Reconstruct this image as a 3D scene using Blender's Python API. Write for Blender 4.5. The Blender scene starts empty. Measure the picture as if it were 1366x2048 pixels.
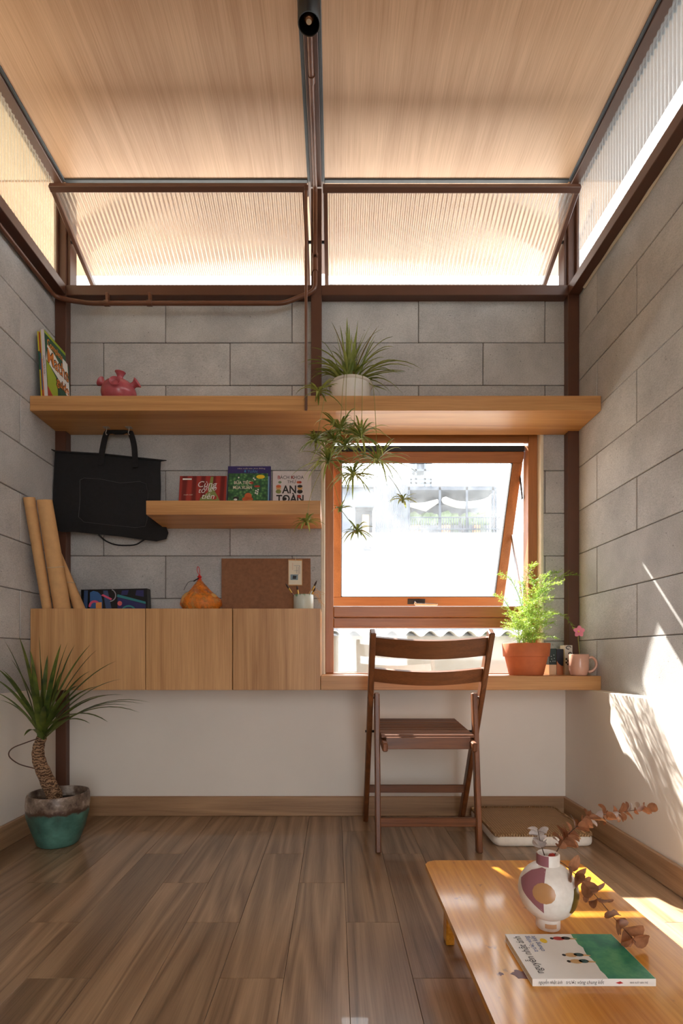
import bpy, bmesh, math, random
from mathutils import Vector, Matrix, noise as mnoise
random.seed(7)
sc = bpy.context.scene
col = sc.collection
V = Vector
# ------------------------------------------------------------------ camera, sky, sun, exposure
F = 1050.0; U0 = 669.0; V0 = 1313.0      # focal length (px of a 1366x2048 frame) and vanishing point
EYE = 0.753
cam = bpy.data.cameras.new('camera'); camo = bpy.data.objects.new('camera', cam); col.objects.link(camo)
camo.location = (0, 0, EYE); camo.rotation_euler = (math.pi/2, 0, 0)
cam.sensor_fit = 'AUTO'; cam.sensor_width = 36.0; cam.lens = 36.0*F/2048.0
cam.shift_x = (683-U0)/2048.0; cam.shift_y = (V0-1024)/2048.0
cam.clip_start = 0.02; cam.clip_end = 200
sc.camera = camo
w = bpy.data.worlds.new('sky'); sc.world = w; w.use_nodes = True
bgn = w.node_tree.nodes['Background']
bgn.inputs[0].default_value = (0.965, 0.98, 1.0, 1); bgn.inputs[1].default_value = 6.0
sun = bpy.data.lights.new('sun', 'SUN'); suno = bpy.data.objects.new('sun', sun); col.objects.link(suno)
sun.energy = 28.0; sun.color = (1.0, 0.95, 0.87); sun.angle = math.radians(0.55)
suno.rotation_euler = V((0.345, -1.0, -1.10)).to_track_quat('-Z', 'Y').to_euler()
suno.location = (-2, 6, 8)
sc.view_settings.view_transform = 'Standard'; sc.view_settings.look = 'None'
sc.view_settings.gamma = 1.0; sc.view_settings.use_curve_mapping = False
sc.view_settings.exposure = 0.28
sc.cycles.max_bounces = 14; sc.cycles.diffuse_bounces = 8; sc.cycles.transparent_max_bounces = 24
sc.cycles.sample_clamp_indirect = 12.0

def P(u, v, Y):
    return V(((u-U0)/F*Y, Y, EYE+(V0-v)/F*Y))

# ------------------------------------------------------------------ materials
def srgb(r, g, b):
    f = lambda c: (c/255/12.92) if c/255 <= .04045 else ((c/255+.055)/1.055)**2.4
    return (f(r), f(g), f(b), 1)
class NT:
    def __init__(s, name):
        s.m = bpy.data.materials.new(name); s.m.use_nodes = True
        s.t = s.m.node_tree; s.b = s.t.nodes['Principled BSDF']; s.out = s.t.nodes['Material Output']
    def n(s, t, **kw):
        o = s.t.nodes.new(t)
        for k, v in kw.items(): setattr(o, k, v)
        return o
    def l(s, a, b): s.t.links.new(a, b)
    def coords(s, scale=(1,1,1), rand=False, kind='Object'):
        tc = s.n('ShaderNodeTexCoord'); mp = s.n('ShaderNodeMapping'); src = tc.outputs[kind]
        if rand:
            oi = s.n('ShaderNodeObjectInfo'); mu = s.n('ShaderNodeVectorMath', operation='MULTIPLY_ADD')
            s.l(oi.outputs['Random'], mu.inputs[0]); mu.inputs[1].default_value = (37.1, 53.7, 71.3); s.l(src, mu.inputs[2]); src = mu.outputs[0]
        s.l(src, mp.inputs[0]); mp.inputs['Scale'].default_value = scale
        return mp.outputs[0]
    def noise(s, vec, scale, detail=4, rough=.55, dist=0.0):
        o = s.n('ShaderNodeTexNoise'); s.l(vec, o.inputs['Vector'])
        o.inputs['Scale'].default_value = scale; o.inputs['Detail'].default_value = detail
        o.inputs['Roughness'].default_value = rough; o.inputs['Distortion'].default_value = dist
        return o.outputs['Fac']
    def ramp(s, fac, stops):
        o = s.n('ShaderNodeValToRGB'); s.l(fac, o.inputs[0]); e = o.color_ramp.elements
        while len(e) < len(stops): e.new(0.5)
        for i, (p, c) in enumerate(stops): e[i].position = p; e[i].color = c if len(c) == 4 else (*c, 1)
        return o.outputs[0]
    def mix(s, fac, a, b, mode='MIX'):
        o = s.n('ShaderNodeMix', data_type='RGBA', blend_type=mode)
        for sock, val in ((o.inputs[0], fac), (o.inputs[6], a), (o.inputs[7], b)):
            if hasattr(val, 'links'): s.l(val, sock)
            else: sock.default_value = val
        return o.outputs[2]
    def bump(s, h, strength=.3, dist=.002):
        o = s.n('ShaderNodeBump'); s.l(h, o.inputs['Height']); o.inputs['Strength'].default_value = strength
        o.inputs['Distance'].default_value = dist; s.l(o.outputs[0], s.b.inputs['Normal'])
    def base(s, c):
        if hasattr(c, 'links'): s.l(c, s.b.inputs['Base Color'])
        else: s.b.inputs['Base Color'].default_value = c
    def set(s, rough=.5, metal=0, spec=.5, coat=0):
        s.b.inputs['Roughness'].default_value = rough; s.b.inputs['Metallic'].default_value = metal
        s.b.inputs['Specular IOR Level'].default_value = spec; s.b.inputs['Coat Weight'].default_value = coat
GR = lambda x: (x, x, x, 1)
def plain(name, c, rough=.5, metal=0, var=.12, scale=30, bump=0, coat=0, spec=.5):
    m = NT(name); vec = m.coords(); nz = m.noise(vec, scale)
    d = tuple(x*(1-var) for x in c[:3])+(1,); b = tuple(min(1, x*(1+var)) for x in c[:3])+(1,)
    m.base(m.ramp(nz, [(.3, d), (.7, b)])); m.set(rough, metal, spec, coat)
    if bump: m.bump(m.noise(vec, scale*6, 3), bump, .001)
    return m.m
def wood(name, dark, light, axis='X', grain=1.0, rough=.45, rand=True, coat=0, bump=.08, var=.12, cath=.5, spec=.5, fine=.5, dist=.3):
    m = NT(name)
    sc1 = {'X': (.5, 9, 9), 'Y': (9, .5, 9), 'Z': (9, 9, .5)}[axis]
    vec = m.coords(tuple(q*grain for q in sc1), rand)
    big = m.noise(vec, .55, 2, .5, dist)
    mul = m.n('ShaderNodeMath', operation='MULTIPLY'); m.l(big, mul.inputs[0]); mul.inputs[1].default_value = 14.0
    fr = m.n('ShaderNodeMath', operation='PINGPONG'); m.l(mul.outputs[0], fr.inputs[0]); fr.inputs[1].default_value = 1.0
    sc2 = {'X': (2.5, 120, 120), 'Y': (120, 2.5, 120), 'Z': (120, 120, 2.5)}[axis]
    fin = m.noise(m.coords(tuple(q*grain for q in sc2), rand), 2.0, 4, .65)
    mixv = m.n('ShaderNodeMix', data_type='FLOAT'); mixv.inputs[0].default_value = fine
    a2 = m.n('ShaderNodeMix', data_type='FLOAT'); a2.inputs[0].default_value = cath; m.l(big, a2.inputs[2]); m.l(fr.outputs[0], a2.inputs[3])
    m.l(a2.outputs[0], mixv.inputs[2]); m.l(fin, mixv.inputs[3])
    c = m.ramp(mixv.outputs[0], [(.28, dark), (.72, light)])
    oi = m.n('ShaderNodeObjectInfo'); mr = m.n('ShaderNodeMapRange'); m.l(oi.outputs['Random'], mr.inputs[0])
    mr.inputs[3].default_value = 1-var; mr.inputs[4].default_value = 1+var
    hv = m.n('ShaderNodeHueSaturation'); m.l(mr.outputs[0], hv.inputs['Value']); m.l(c, hv.inputs['Color'])
    m.base(hv.outputs[0]); m.set(rough, 0, spec, coat)
    if bump: m.bump(fin, bump, .001)
    return m.m

M = {}
M['oak'] = wood('oak_laminate', srgb(162,110,60), srgb(212,160,102), 'X', 1.0, .42, True, var=.04, cath=.35)
M['oak_v'] = wood('oak_laminate_vertical', srgb(164,116,70), srgb(214,168,116), 'Z', 1.0, .42, True, var=.04, cath=.4)
M['ceil'] = wood('ceiling_laminate', srgb(182,141,108), srgb(226,188,154), 'Y', .8, .4, True, var=.03, cath=.25, fine=.55)
M['floor'] = wood('floor_laminate', srgb(112,88,66), srgb(172,142,112), 'Y', 1.1, .32, True, coat=.35, var=.13, cath=.6, fine=.45, bump=.12, dist=1.1)
M['base'] = wood('baseboard_laminate', srgb(138,106,78), srgb(186,150,114), 'X', 1.2, .4, False, var=.05)
M['base_y'] = wood('baseboard_laminate_side', srgb(138,106,78), srgb(186,150,114), 'Y', 1.2, .4, False, var=.05)
M['frame'] = wood('window_wood_horizontal', srgb(130,78,40), srgb(188,124,72), 'X', 1.3, .38, False, var=.03, cath=.2)
M['frame_v'] = wood('window_wood_vertical', srgb(130,78,40), srgb(188,124,72), 'Z', 1.3, .38, False, var=.03, cath=.2)
M['chair'] = wood('dark_stained_wood', srgb(68,37,19), srgb(138,84,47), 'Z', 2.2, .4, True, var=.12, cath=.3)
M['chair_x'] = wood('dark_stained_wood_cross', srgb(68,37,19), srgb(138,84,47), 'X', 2.2, .4, True, var=.12, cath=.3)
M['steel'] = plain('brown_painted_steel', srgb(88,56,42), .38, 0, .06, 12)
M['pipe'] = plain('brown_painted_pipe', srgb(104,64,44), .32, 0, .08, 20)
M['trim'] = plain('dark_grey_trim', srgb(62,66,70), .5)
M['white_paint'] = plain('cream_white_plaster', srgb(226,219,209), .8, 0, .03, 3, .05)
M['gap'] = plain('mortar_grey', srgb(112,108,104), .9, 0, .2, 60)
M['black'] = plain('black_fabric', srgb(20,20,23), .85, 0, .25, 60, .3)
M['black_p'] = plain('black_paint', srgb(14,14,15), .35)
M['bronze'] = plain('bronze_bulb', srgb(150,104,72), .2, .8)
M['chrome'] = plain('silver_metal', srgb(190,192,195), .25, 1)
M['hook'] = plain('matte_silver', srgb(176,170,160), .4, .2)
M['darkmetal'] = plain('dark_metal', srgb(50,50,52), .4, .6)
M['kraft'] = plain('kraft_paper', srgb(205,160,108), .8, 0, .08, 25)
M['terra'] = plain('terracotta', srgb(188,102,58), .7, 0, .12, 18, .1)
M['mug'] = plain('pink_beige_glaze', srgb(205,158,136), .22, 0, .06, 14)
M['white'] = plain('white_print', srgb(236,232,226), .55, 0, .02)
M['cream'] = plain('cream_paper', srgb(222,212,190), .7, 0, .05)
M['ink'] = plain('black_ink', srgb(38,34,34), .6, 0, .02)
M['pages'] = plain('page_edges', srgb(226,214,188), .8, 0, .12, 200)
M['soil'] = plain('dark_soil', srgb(38,30,24), .95, 0, .4, 120, .8)
M['mdf'] = plain('brown_hardboard', srgb(136,92,62), .75, 0, .14, 60, .15)
M['fabric_w'] = plain('white_cotton', srgb(232,226,214), .9, 0, .05, 60, .3)

def block_mat():
    m = NT('aerated_concrete_block'); vec = m.coords((1,1,1), True)
    big = m.noise(vec, 5, 5, .6); fine = m.noise(m.coords((1,1,2.2), True), 160, 3, .7)
    c = m.ramp(big, [(.25, srgb(170,168,166)), (.75, srgb(206,204,201))])
    c = m.mix(.45, c, m.ramp(fine, [(.35, GR(.42)), (.6, GR(.97))]), 'MULTIPLY')
    vo = m.n('ShaderNodeTexVoronoi'); m.l(vec, vo.inputs['Vector']); vo.inputs['Scale'].default_value = 42
    pit = m.ramp(vo.outputs['Distance'], [(.06, GR(.45)), (.13, GR(1))])
    msk = m.ramp(m.noise(vec, 9, 2), [(.5, GR(0)), (.62, GR(1))])
    c = m.mix(msk, c, m.mix(1.0, c, pit, 'MULTIPLY'))
    oi = m.n('ShaderNodeObjectInfo'); mr = m.n('ShaderNodeMapRange'); m.l(oi.outputs['Random'], mr.inputs[0]); mr.inputs[3].default_value = .94; mr.inputs[4].default_value = 1.05
    hv = m.n('ShaderNodeHueSaturation'); m.l(mr.outputs[0], hv.inputs['Value']); m.l(c, hv.inputs['Color'])
    m.base(hv.outputs[0]); m.set(.9, 0, .2); m.bump(fine, .35, .0015)
    return m.m
M['block'] = block_mat()
def glass_mat(name, haze=.1, tint=(1,1,1,1), gloss=.06, spots=True):
    m = NT(name); tr = m.n('ShaderNodeBsdfTransparent'); tr.inputs[0].default_value = tint
    tl = m.n('ShaderNodeBsdfTranslucent'); tl.inputs[0].default_value = (.9,.95,1,1)
    gl = m.n('ShaderNodeBsdfGlossy'); gl.inputs['Roughness'].default_value = .03
    m1 = m.n('ShaderNodeMixShader'); m2 = m.n('ShaderNodeMixShader')
    vec = m.coords(); nz = m.ramp(m.noise(vec, 7, 6, .7), [(.35, GR(haze*.4)), (.7, GR(haze*1.7))])
    m.l(nz, m1.inputs[0]); m.l(tr.outputs[0], m1.inputs[1]); m.l(tl.outputs[0], m1.inputs[2])
    m2.inputs[0].default_value = gloss; m.l(m1.outputs[0], m2.inputs[1]); m.l(gl.outputs[0], m2.inputs[2])
    m.l(m2.outputs[0], m.out.inputs[0]); return m.m
M['glass'] = glass_mat('window_glass_dusty', .022)
M['glass_low'] = glass_mat('window_glass_lower', .02)
def ribbed_mat(name='ribbed_glass', ca=(.90,.92,.91), cb=(.42,.47,.48), f0=.10, f1=.5):
    m = NT(name); tr = m.n('ShaderNodeBsdfTransparent');     tl = m.n('ShaderNodeBsdfTranslucent'); tl.inputs[0].default_value = (.92,.95,.95,1)
    gl = m.n('ShaderNodeBsdfGlossy'); gl.inputs['Roughness'].default_value = .12
    lw = m.n('ShaderNodeLayerWeight'); lw.inputs[0].default_value = .5
    m.l(m.ramp(lw.outputs['Facing'], [(.1, ca), (.75, cb)]), tr.inputs[0])
    fac = m.ramp(lw.outputs['Facing'], [(.05, GR(f0)), (.9, GR(f1))])
    m1 = m.n('ShaderNodeMixShader'); m2 = m.n('ShaderNodeMixShader')
    m.l(fac, m1.inputs[0]); m.l(tr.outputs[0], m1.inputs[1]); m.l(tl.outputs[0], m1.inputs[2])
    f2 = m.ramp(lw.outputs['Fresnel'], [(0, GR(.02)), (1, GR(.6))])
    m.l(f2, m2.inputs[0]); m.l(m1.outputs[0], m2.inputs[1]); m.l(gl.outputs[0], m2.inputs[2])
    m.l(m2.outputs[0], m.out.inputs[0]); return m.m
M['ribbed'] = ribbed_mat()
M['ribbed_light'] = ribbed_mat('ribbed_glass_pale', (.98,.98,.96), (.80,.81,.80), .30, .62)
def leaf_mat(name, dark, light, tl=.35, rough=.45, scale=14):
    m = NT(name); nz = m.noise(m.coords((1,1,1), True), scale, 3)
    c = m.ramp(nz, [(.3, dark), (.7, light)]); m.base(c); m.set(rough)
    t = m.n('ShaderNodeBsdfTranslucent'); m.l(c, t.inputs[0]); mx = m.n('ShaderNodeMixShader'); mx.inputs[0].default_value = tl
    m.l(m.b.outputs[0], mx.inputs[1]); m.l(t.outputs[0], mx.inputs[2]); m.l(mx.outputs[0], m.out.inputs[0]); return m.m
M['drac'] = leaf_mat('dracaena_leaf', srgb(46,70,34), srgb(118,132,58), .2)
M['spider'] = leaf_mat('spider_plant_leaf', srgb(92,112,40), srgb(178,186,100), .35)
M['spider_dry'] = leaf_mat('spider_plant_tip', srgb(120,98,48), srgb(150,140,70), .3)
M['fern'] = leaf_mat('fern_needles', srgb(98,140,42), srgb(188,208,92), .45)
M['euc'] = leaf_mat('dried_eucalyptus_brown', srgb(128,84,58), srgb(194,138,100), .25, .5, 40)
M['euc_w'] = leaf_mat('dried_eucalyptus_grey', srgb(168,156,150), srgb(214,206,202), .2, .6, 40)
M['twig'] = plain('thin_brown_stem', srgb(78,54,40), .7)
M['runner'] = plain('green_tan_runner', srgb(140,136,70), .6)
def color(name, r, g, b, rough=.5, **k):
    if name not in M: M[name] = plain(name, srgb(r, g, b), rough, var=k.pop('var', .04), **k)
    return M[name]

# ------------------------------------------------------------------ geometry helpers
WL = {}
def link(o, parent=None, at=None):
    col.objects.link(o)
    if parent is not None: o.parent = parent
    return o
def tag(o, label=None, cat=None, group=None, kind=None):
    if label: o['label'] = label
    if cat: o['category'] = cat
    if group: o['group'] = group
    if kind: o['kind'] = kind
    return o
def thing(name, base, label=None, cat=None, group=None, kind=None):
    o = bpy.data.objects.new(name, None); o.empty_display_size = .05; link(o); o.location = base; WL[o] = V(base)
    return tag(o, label, cat, group, kind)
def part(name, bm, mat, parent=None, smooth=False, base=None):
    """bm holds WORLD coordinates; turned into one object (local to its parent)."""
    me = bpy.data.meshes.new(name)
    off = WL[parent] if parent is not None else V(base or (0,0,0))
    bmesh.ops.translate(bm, vec=-off, verts=bm.verts)
    bmesh.ops.recalc_face_normals(bm, faces=bm.faces)
    if smooth:
        for f in bm.faces: f.smooth = True
    bm.to_mesh(me); bm.free()
    if isinstance(mat, str): mat = M[mat]
    for mm in (mat if isinstance(mat, (list, tuple)) else [mat]): me.materials.append(M[mm] if isinstance(mm, str) else mm)
    o = bpy.data.objects.new(name, me); link(o, parent)
    if parent is None: o.location = off
    WL[o] = V(off)
    if smooth: 
        try: me.set_sharp_from_angle(angle=math.radians(50))
        except Exception: pass
    return o
def struct(name, bm, mat, base=None, label=None):
    return tag(part(name, bm, mat, None, base=base), label, kind='structure')
def box(x0, x1, y0, y1, z0, z1, bev=0, bm=None):
    b2 = bmesh.new()
    bmesh.ops.create_cube(b2, size=1)
    for v in b2.verts: v.co = V(((x0+x1)/2+v.co.x*(x1-x0), (y0+y1)/2+v.co.y*(y1-y0), (z0+z1)/2+v.co.z*(z1-z0)))
    if bev: bmesh.ops.bevel(b2, geom=list(b2.edges), offset=bev, segments=1, profile=.5, affect='EDGES')
    if bm is None: return b2
    return join(bm, b2)
def join(bm, b2):
    me = bpy.data.meshes.new('tmp'); b2.to_mesh(me); b2.free(); bm.from_mesh(me); bpy.data.meshes.remove(me); return bm
def obox(c, ax, ay, az, sx, sy, sz, bev=0, bm=None):
    """oriented box, centre c, unit axes, full sizes"""
    b2 = box(-sx/2, sx/2, -sy/2, sy/2, -sz/2, sz/2, bev)
    for v in b2.verts: v.co = V(c)+ax*v.co.x+ay*v.co.y+az*v.co.z
    return b2 if bm is None else join(bm, b2)
def bar(p0, p1, w, d, side=V((1,0,0)), bev=.002, bm=None):
    p0 = V(p0); p1 = V(p1); az = (p1-p0).normalized(); ax = (side-az*side.dot(az)).normalized(); ay = az.cross(ax)
    return obox((p0+p1)/2, ax, ay, az, w, d, (p1-p0).length, bev, bm)
def tube(pts, r, n=8, bm=None, cap=True):
    bm = bm or bmesh.new(); pts = [V(p) for p in pts]; k = len(pts)
    rs = r if isinstance(r, (list, tuple)) else [r]*k
    rings = []; ref = None
    for i in range(k):
        t = (pts[min(i+1, k-1)]-pts[max(i-1, 0)]).normalized()
        if ref is None: ref = V((0,0,1)) if abs(t.z) < .9 else V((1,0,0))
        ref = (ref-t*ref.dot(t)).normalized(); b = t.cross(ref)
        rings.append([bm.verts.new(pts[i]+(ref*math.cos(2*math.pi*j/n)+b*math.sin(2*math.pi*j/n))*rs[i]) for j in range(n)])
    for i in range(k-1):
        for j in range(n): bm.faces.new((rings[i][j], rings[i][(j+1)%n], rings[i+1][(j+1)%n], rings[i+1][j]))
    if cap: bm.faces.new(rings[0][::-1]); bm.faces.new(rings[-1])
    return bm
def smoothpath(pts, sub=6):
    pts = [V(p) for p in pts]; out = []
    for i in range(len(pts)-1):
        p0 = pts[max(i-1,0)]; p1 = pts[i]; p2 = pts[i+1]; p3 = pts[min(i+2, len(pts)-1)]
        for s in range(sub):
            t = s/sub
            out.append(.5*((2*p1)+(-p0+p2)*t+(2*p0-5*p1+4*p2-p3)*t*t+(-p0+3*p1-3*p2+p3)*t**3))
    out.append(pts[-1]); return out
def fillet(pts, r, n=5):
    pts = [V(p) for p in pts]; out = [pts[0]]
    for i in range(1, len(pts)-1):
        a = (pts[i-1]-pts[i]).normalized(); b = (pts[i+1]-pts[i]).normalized()
        q0 = pts[i]+a*r; q1 = pts[i]+b*r
        for s in range(n+1):
            t = s/n; out.append(q0*(1-t)**2+pts[i]*2*t*(1-t)+q1*t*t)
    out.append(pts[-1]); return out
def lathe(prof, c, n=28, bm=None, axis=None, wob=0):
    """prof: list of (r, h) from bottom to top"""
    bm = bm or bmesh.new(); c = V(c); az = (axis or V((0,0,1))).normalized()
    ax = az.orthogonal().normalized(); ay = az.cross(ax); rings = []
    for r, h in prof:
        if r < 1e-6: rings.append([bm.verts.new(c+az*h)])
        else: rings.append([bm.verts.new(c+az*h+(ax*math.cos(2*math.pi*j/n)+ay*math.sin(2*math.pi*j/n))*r*(1+wob*math.sin(2*math.pi*j/n*3+h*40))) for j in range(n)])
    for a, b in zip(rings, rings[1:]):
        for j in range(n):
            if len(a) == 1 and len(b) == 1: continue
            if len(a) == 1: bm.faces.new((a[0], b[j], b[(j+1)%n]))
            elif len(b) == 1: bm.faces.new((a[j], a[(j+1)%n], b[0]))
            else: bm.faces.new((a[j], a[(j+1)%n], b[(j+1)%n], b[j]))
    return bm
def sheet(pts, nrm, th, bm=None):
    """polygon extruded by th along nrm"""
    bm = bm or bmesh.new(); nrm = V(nrm).normalized()*th
    a = [bm.verts.new(V(p)) for p in pts]; b = [bm.verts.new(V(p)+nrm) for p in pts]; k = len(pts)
    bm.faces.new(a[::-1]); bm.faces.new(b)
    for i in range(k): bm.faces.new((a[i], a[(i+1)%k], b[(i+1)%k], b[i]))
    return bm
def rrect(x0, x1, y0, y1, r, n=5):
    out = []
    for cx, cy, a in ((x1-r, y1-r, 0), (x0+r, y1-r, 90), (x0+r, y0+r, 180), (x1-r, y0+r, 270)):
        for i in range(n+1):
            t = math.radians(a+90*i/n); out.append((cx+r*math.cos(t), cy+r*math.sin(t)))
    return out
def pillow(outline, nrm, depth, rings=5, bm=None, back=.35):
    """closed outline in space puffed out on both sides"""
    bm = bm or bmesh.new(); o = [V(p) for p in outline]; c = sum(o, V())/len(o); nrm = V(nrm).normalized(); k = len(o)
    def side(sgn):
        prev = base
        for i in range(1, rings+1):
            t = i/rings
            if i == rings: cur = [bm.verts.new(c+nrm*sgn)]*1
            else: cur = [bm.verts.new(p.lerp(c, t)+nrm*sgn*math.sin(min(1, t*2.2)*math.pi/2)) for p in o]
            for j in range(k):
                if len(cur) == 1: bm.faces.new((prev[j], prev[(j+1)%k], cur[0]))
                else: bm.faces.new((prev[j], prev[(j+1)%k], cur[(j+1)%k], cur[j]))
            prev = cur
    base = [bm.verts.new(p) for p in o]; side(depth); side(-depth*back)
    return bm
def blade(p0, p1, p2, w, n=8, fold=.25, up=V((0,0,1)), bm=None, shape=None):
    """long leaf along a quadratic bezier with a slight centre fold"""
    bm = bm or bmesh.new(); p0, p1, p2 = V(p0), V(p1), V(p2); prev = None
    for i in range(n+1):
        t = i/n; c = p0*(1-t)**2+p1*2*t*(1-t)+p2*t*t; d = ((p1-p0)*(1-t)+(p2-p1)*t)
        d = d.normalized() if d.length > 1e-6 else V((0,0,1))
        s = d.cross(up); s = s.normalized() if s.length > 1e-3 else V((1,0,0)); nn = s.cross(d)
        ww = w*(shape(t) if shape else (.55+.45*min(1, t*4))*(1-t**3)**.9+.02)/2
        cur = [bm.verts.new(c-s*ww+nn*ww*fold), bm.verts.new(c), bm.verts.new(c+s*ww+nn*ww*fold)]
        if prev:
            bm.faces.new((prev[0], prev[1], cur[1], cur[0])); bm.faces.new((prev[1], prev[2], cur[2], cur[1]))
        prev = cur
    return bm
def text(name, s, size, mat, parent, origin, xd, yd, align='LEFT', shear=0, ext=.00015, wid=None, off=0):
    cu = bpy.data.curves.new('t', 'FONT'); cu.body = s; cu.size = size; cu.align_x = align; cu.shear = shear; cu.extrude = 0; cu.resolution_u = 3; cu.offset = off
    o = bpy.data.objects.new('t', cu); col.objects.link(o)
    bpy.context.view_layer.update()
    me = bpy.data.meshes.new_from_object(o.evaluated_get(bpy.context.evaluated_depsgraph_get()))
    bpy.data.objects.remove(o); bpy.data.curves.remove(cu)
    xd = V(xd).normalized(); yd = V(yd).normalized(); zd = xd.cross(yd)
    k = 1.0
    if wid and len(me.vertices):
        xs = [v.co.x for v in me.vertices]; k = wid/max(1e-6, max(xs)-min(xs))
    for v in me.vertices:
        c = v.co; v.co = V(origin)+xd*c.x*k+yd*c.y+zd*ext-WL[parent]
    me.materials.clear(); me.materials.append(M[mat] if isinstance(mat, str) else mat); me.name = name
    t = bpy.data.objects.new(name, me); link(t, parent); WL[t] = WL[parent]
    return t
def flat(pts, mat, name, parent, th=.0002, nrm=(0,-1,0)):
    return part(name, sheet(pts, nrm, th), mat, parent)
def copies(name, mesh, locs, parent):
    for p in locs:
        o = bpy.data.objects.new(name, mesh); link(o, parent); o.location = V(p)-WL[parent]

# ------------------------------------------------------------------ room dimensions
XL, XR = -1.308, 1.145; XRL = 1.095             # block walls; lower plastered wall on the right stands proud
YW, YP, YF, YB = 2.50, 2.455, 2.25, -1.6         # block wall, post fronts, shelf fronts, wall behind the camera
ZC = EYE+2.20                                     # ceiling
ZL = .609                                         # top of plaster band
HX0, HX1 = -.055, .983                            # window hole
rowz = [EYE+1.494-.2030*j for j in range(0, 10)]   # course lines, downwards
rows = [(rowz[0], rowz[0]+.2030)]+[(rowz[i+1], rowz[i]) for i in range(9)]   # rows[0] is the top course
rows[0] = (rowz[0], EYE+1.700); rows[8] = (rowz[9], rows[8][1]); rows = rows[:9]
HZ1 = rowz[2]; HZ0 = .64

# ------------------------------------------------------------------ floor
floor = struct('floor', box(XL-.1, XR+.1, YB, YW+.1, -.1, -.006), 'soil', label='brown oak laminate plank floor')
PWD, PLN = .1508, .776
def plank_mesh(wd, ln):
    bm = box(0, wd-.0008, 0, ln-.0008, -.012, 0, .0006); me = bpy.data.meshes.new('plank'); bm.to_mesh(me); bm.free(); me.materials.append(M['floor']); return me
full_plank = plank_mesh(PWD, PLN)
k0 = math.floor((XL-.033)/PWD); k = k0
while .033+PWD*k < XRL:
    x0 = .033+PWD*k; x1 = x0+PWD
    y = 1.488-.2587*k
    while y > YB: y -= PLN
    while y < YW:
        ya, yb = max(y, YB), min(y+PLN, YW-.002); xa, xb = max(x0, XL), min(x1, XRL+.02)
        if yb-ya > .02 and xb-xa > .01:
            fullp = abs(yb-ya-PLN) < 1e-4 and abs(xb-xa-PWD) < 1e-4
            me = full_plank if fullp else plank_mesh(xb-xa, yb-ya)
            o = bpy.data.objects.new('plank', me); link(o, floor); o.location = (xa, ya, 0)
        y += PLN
    k += 1

# ------------------------------------------------------------------ walls
def boxes(lst, bev=0):
    bm = bmesh.new()
    for b in lst: box(*b, bev, bm)
    return bm
wb = struct('wall_back', boxes([(XL-.12, HX0, YW+.006, YW+.12, -.1, ZC-.45), (HX1, XR+.12, YW+.006, YW+.12, -.1, ZC-.45),
    (HX0, HX1, YW+.006, YW+.12, -.1, HZ0), (HX0, HX1, YW+.006, YW+.12, HZ1, ZC-.45)]), 'gap', label='back wall of grey aerated concrete blocks')
wl = struct('wall_left', box(XL-.12, XL-.006, YB, YW+.006, -.1, ZC-.45), 'gap', label='left wall of grey aerated concrete blocks')
wr = struct('wall_right', box(XR+.006, XR+.12, YB, YW+.006, -.1, ZC-.45), 'gap', label='right wall of grey aerated concrete blocks')
def blockmesh(l, h, axis):
    J = .0016
    bm = box(J, l-J, 0, .02, J, h-J, .0022) if axis == 'x' else (box(-.02, 0, J, l-J, J, h-J, .0022) if axis == 'l' else box(0, .02, J, l-J, J, h-J, .0022))
    # a little unevenness of the arris
    me = bpy.data.meshes.new('block'); bm.to_mesh(me); bm.free(); me.materials.append(M['block']); return me
cache = {}
def putblock(wall, axis, a0, a1, z0, z1):
    key = (axis, round(a1-a0, 3), round(z1-z0, 3))
    if key not in cache: cache[key] = blockmesh(a1-a0, z1-z0, axis)
    o = bpy.data.objects.new('block', cache[key]); link(o, wall)
    jit = random.uniform(-.0012, .0012)
    o.location = (a0, YW+jit, z0) if axis == 'x' else ((XL+jit, a0, z0) if axis == 'l' else (XR+jit, a0, z0))
BL = .6025
for i, (z0, z1) in enumerate(rows):
    ph = -.805 if i % 2 == 0 else -.498
    a = ph-BL*2
    while a < XR:
        s, e = max(a, XL), min(a+BL, XR)
        segs = [(s, e)]
        if z0 < HZ1-.001:
            segs = [(s, min(e, HX0)), (max(s, HX1), e)]
        for s2, e2 in segs:
            if e2-s2 > .012: putblock(wb, 'x', s2, e2, max(z0, ZL-.06), z1)
        a += BL
    for wall, axis, ph in ((wl, 'l', 2.184 if i % 2 == 1 else 1.884), (wr, 'r', 2.29 if i % 2 == 0 else 1.99)):
        a = ph-BL*7
        while a < YW:
            s, e = max(a, YB), min(a+BL, YW)
            if e-s > .012: putblock(wall, axis, s, e, max(z0, ZL-.06), z1)
            a += BL
# plaster band below the shelves (right side stands proud as a ledge)
def plaster(name, b, par, nm='plaster_band'): part(nm, box(*b, .004), 'white_paint', par)
plaster('p', (XL+.048, XRL+.01, YW-.011, YW+.004, -.02, ZL), wb)
plaster('p', (XL-.004, XL+.004, YB, YW, -.02, ZL+.0), wl)
plaster('p', (XRL, XR+.004, YB, YW, -.02, ZL), wr)
part('mortar_bead', boxes([(HX1-.002, HX1+.012, YW-.004, YW+.05, HZ0, HZ1), (HX0-.010, HX0+.010, YW-.003, YW+.045, HZ0, HZ1)], .003), 'cream', wb)
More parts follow.
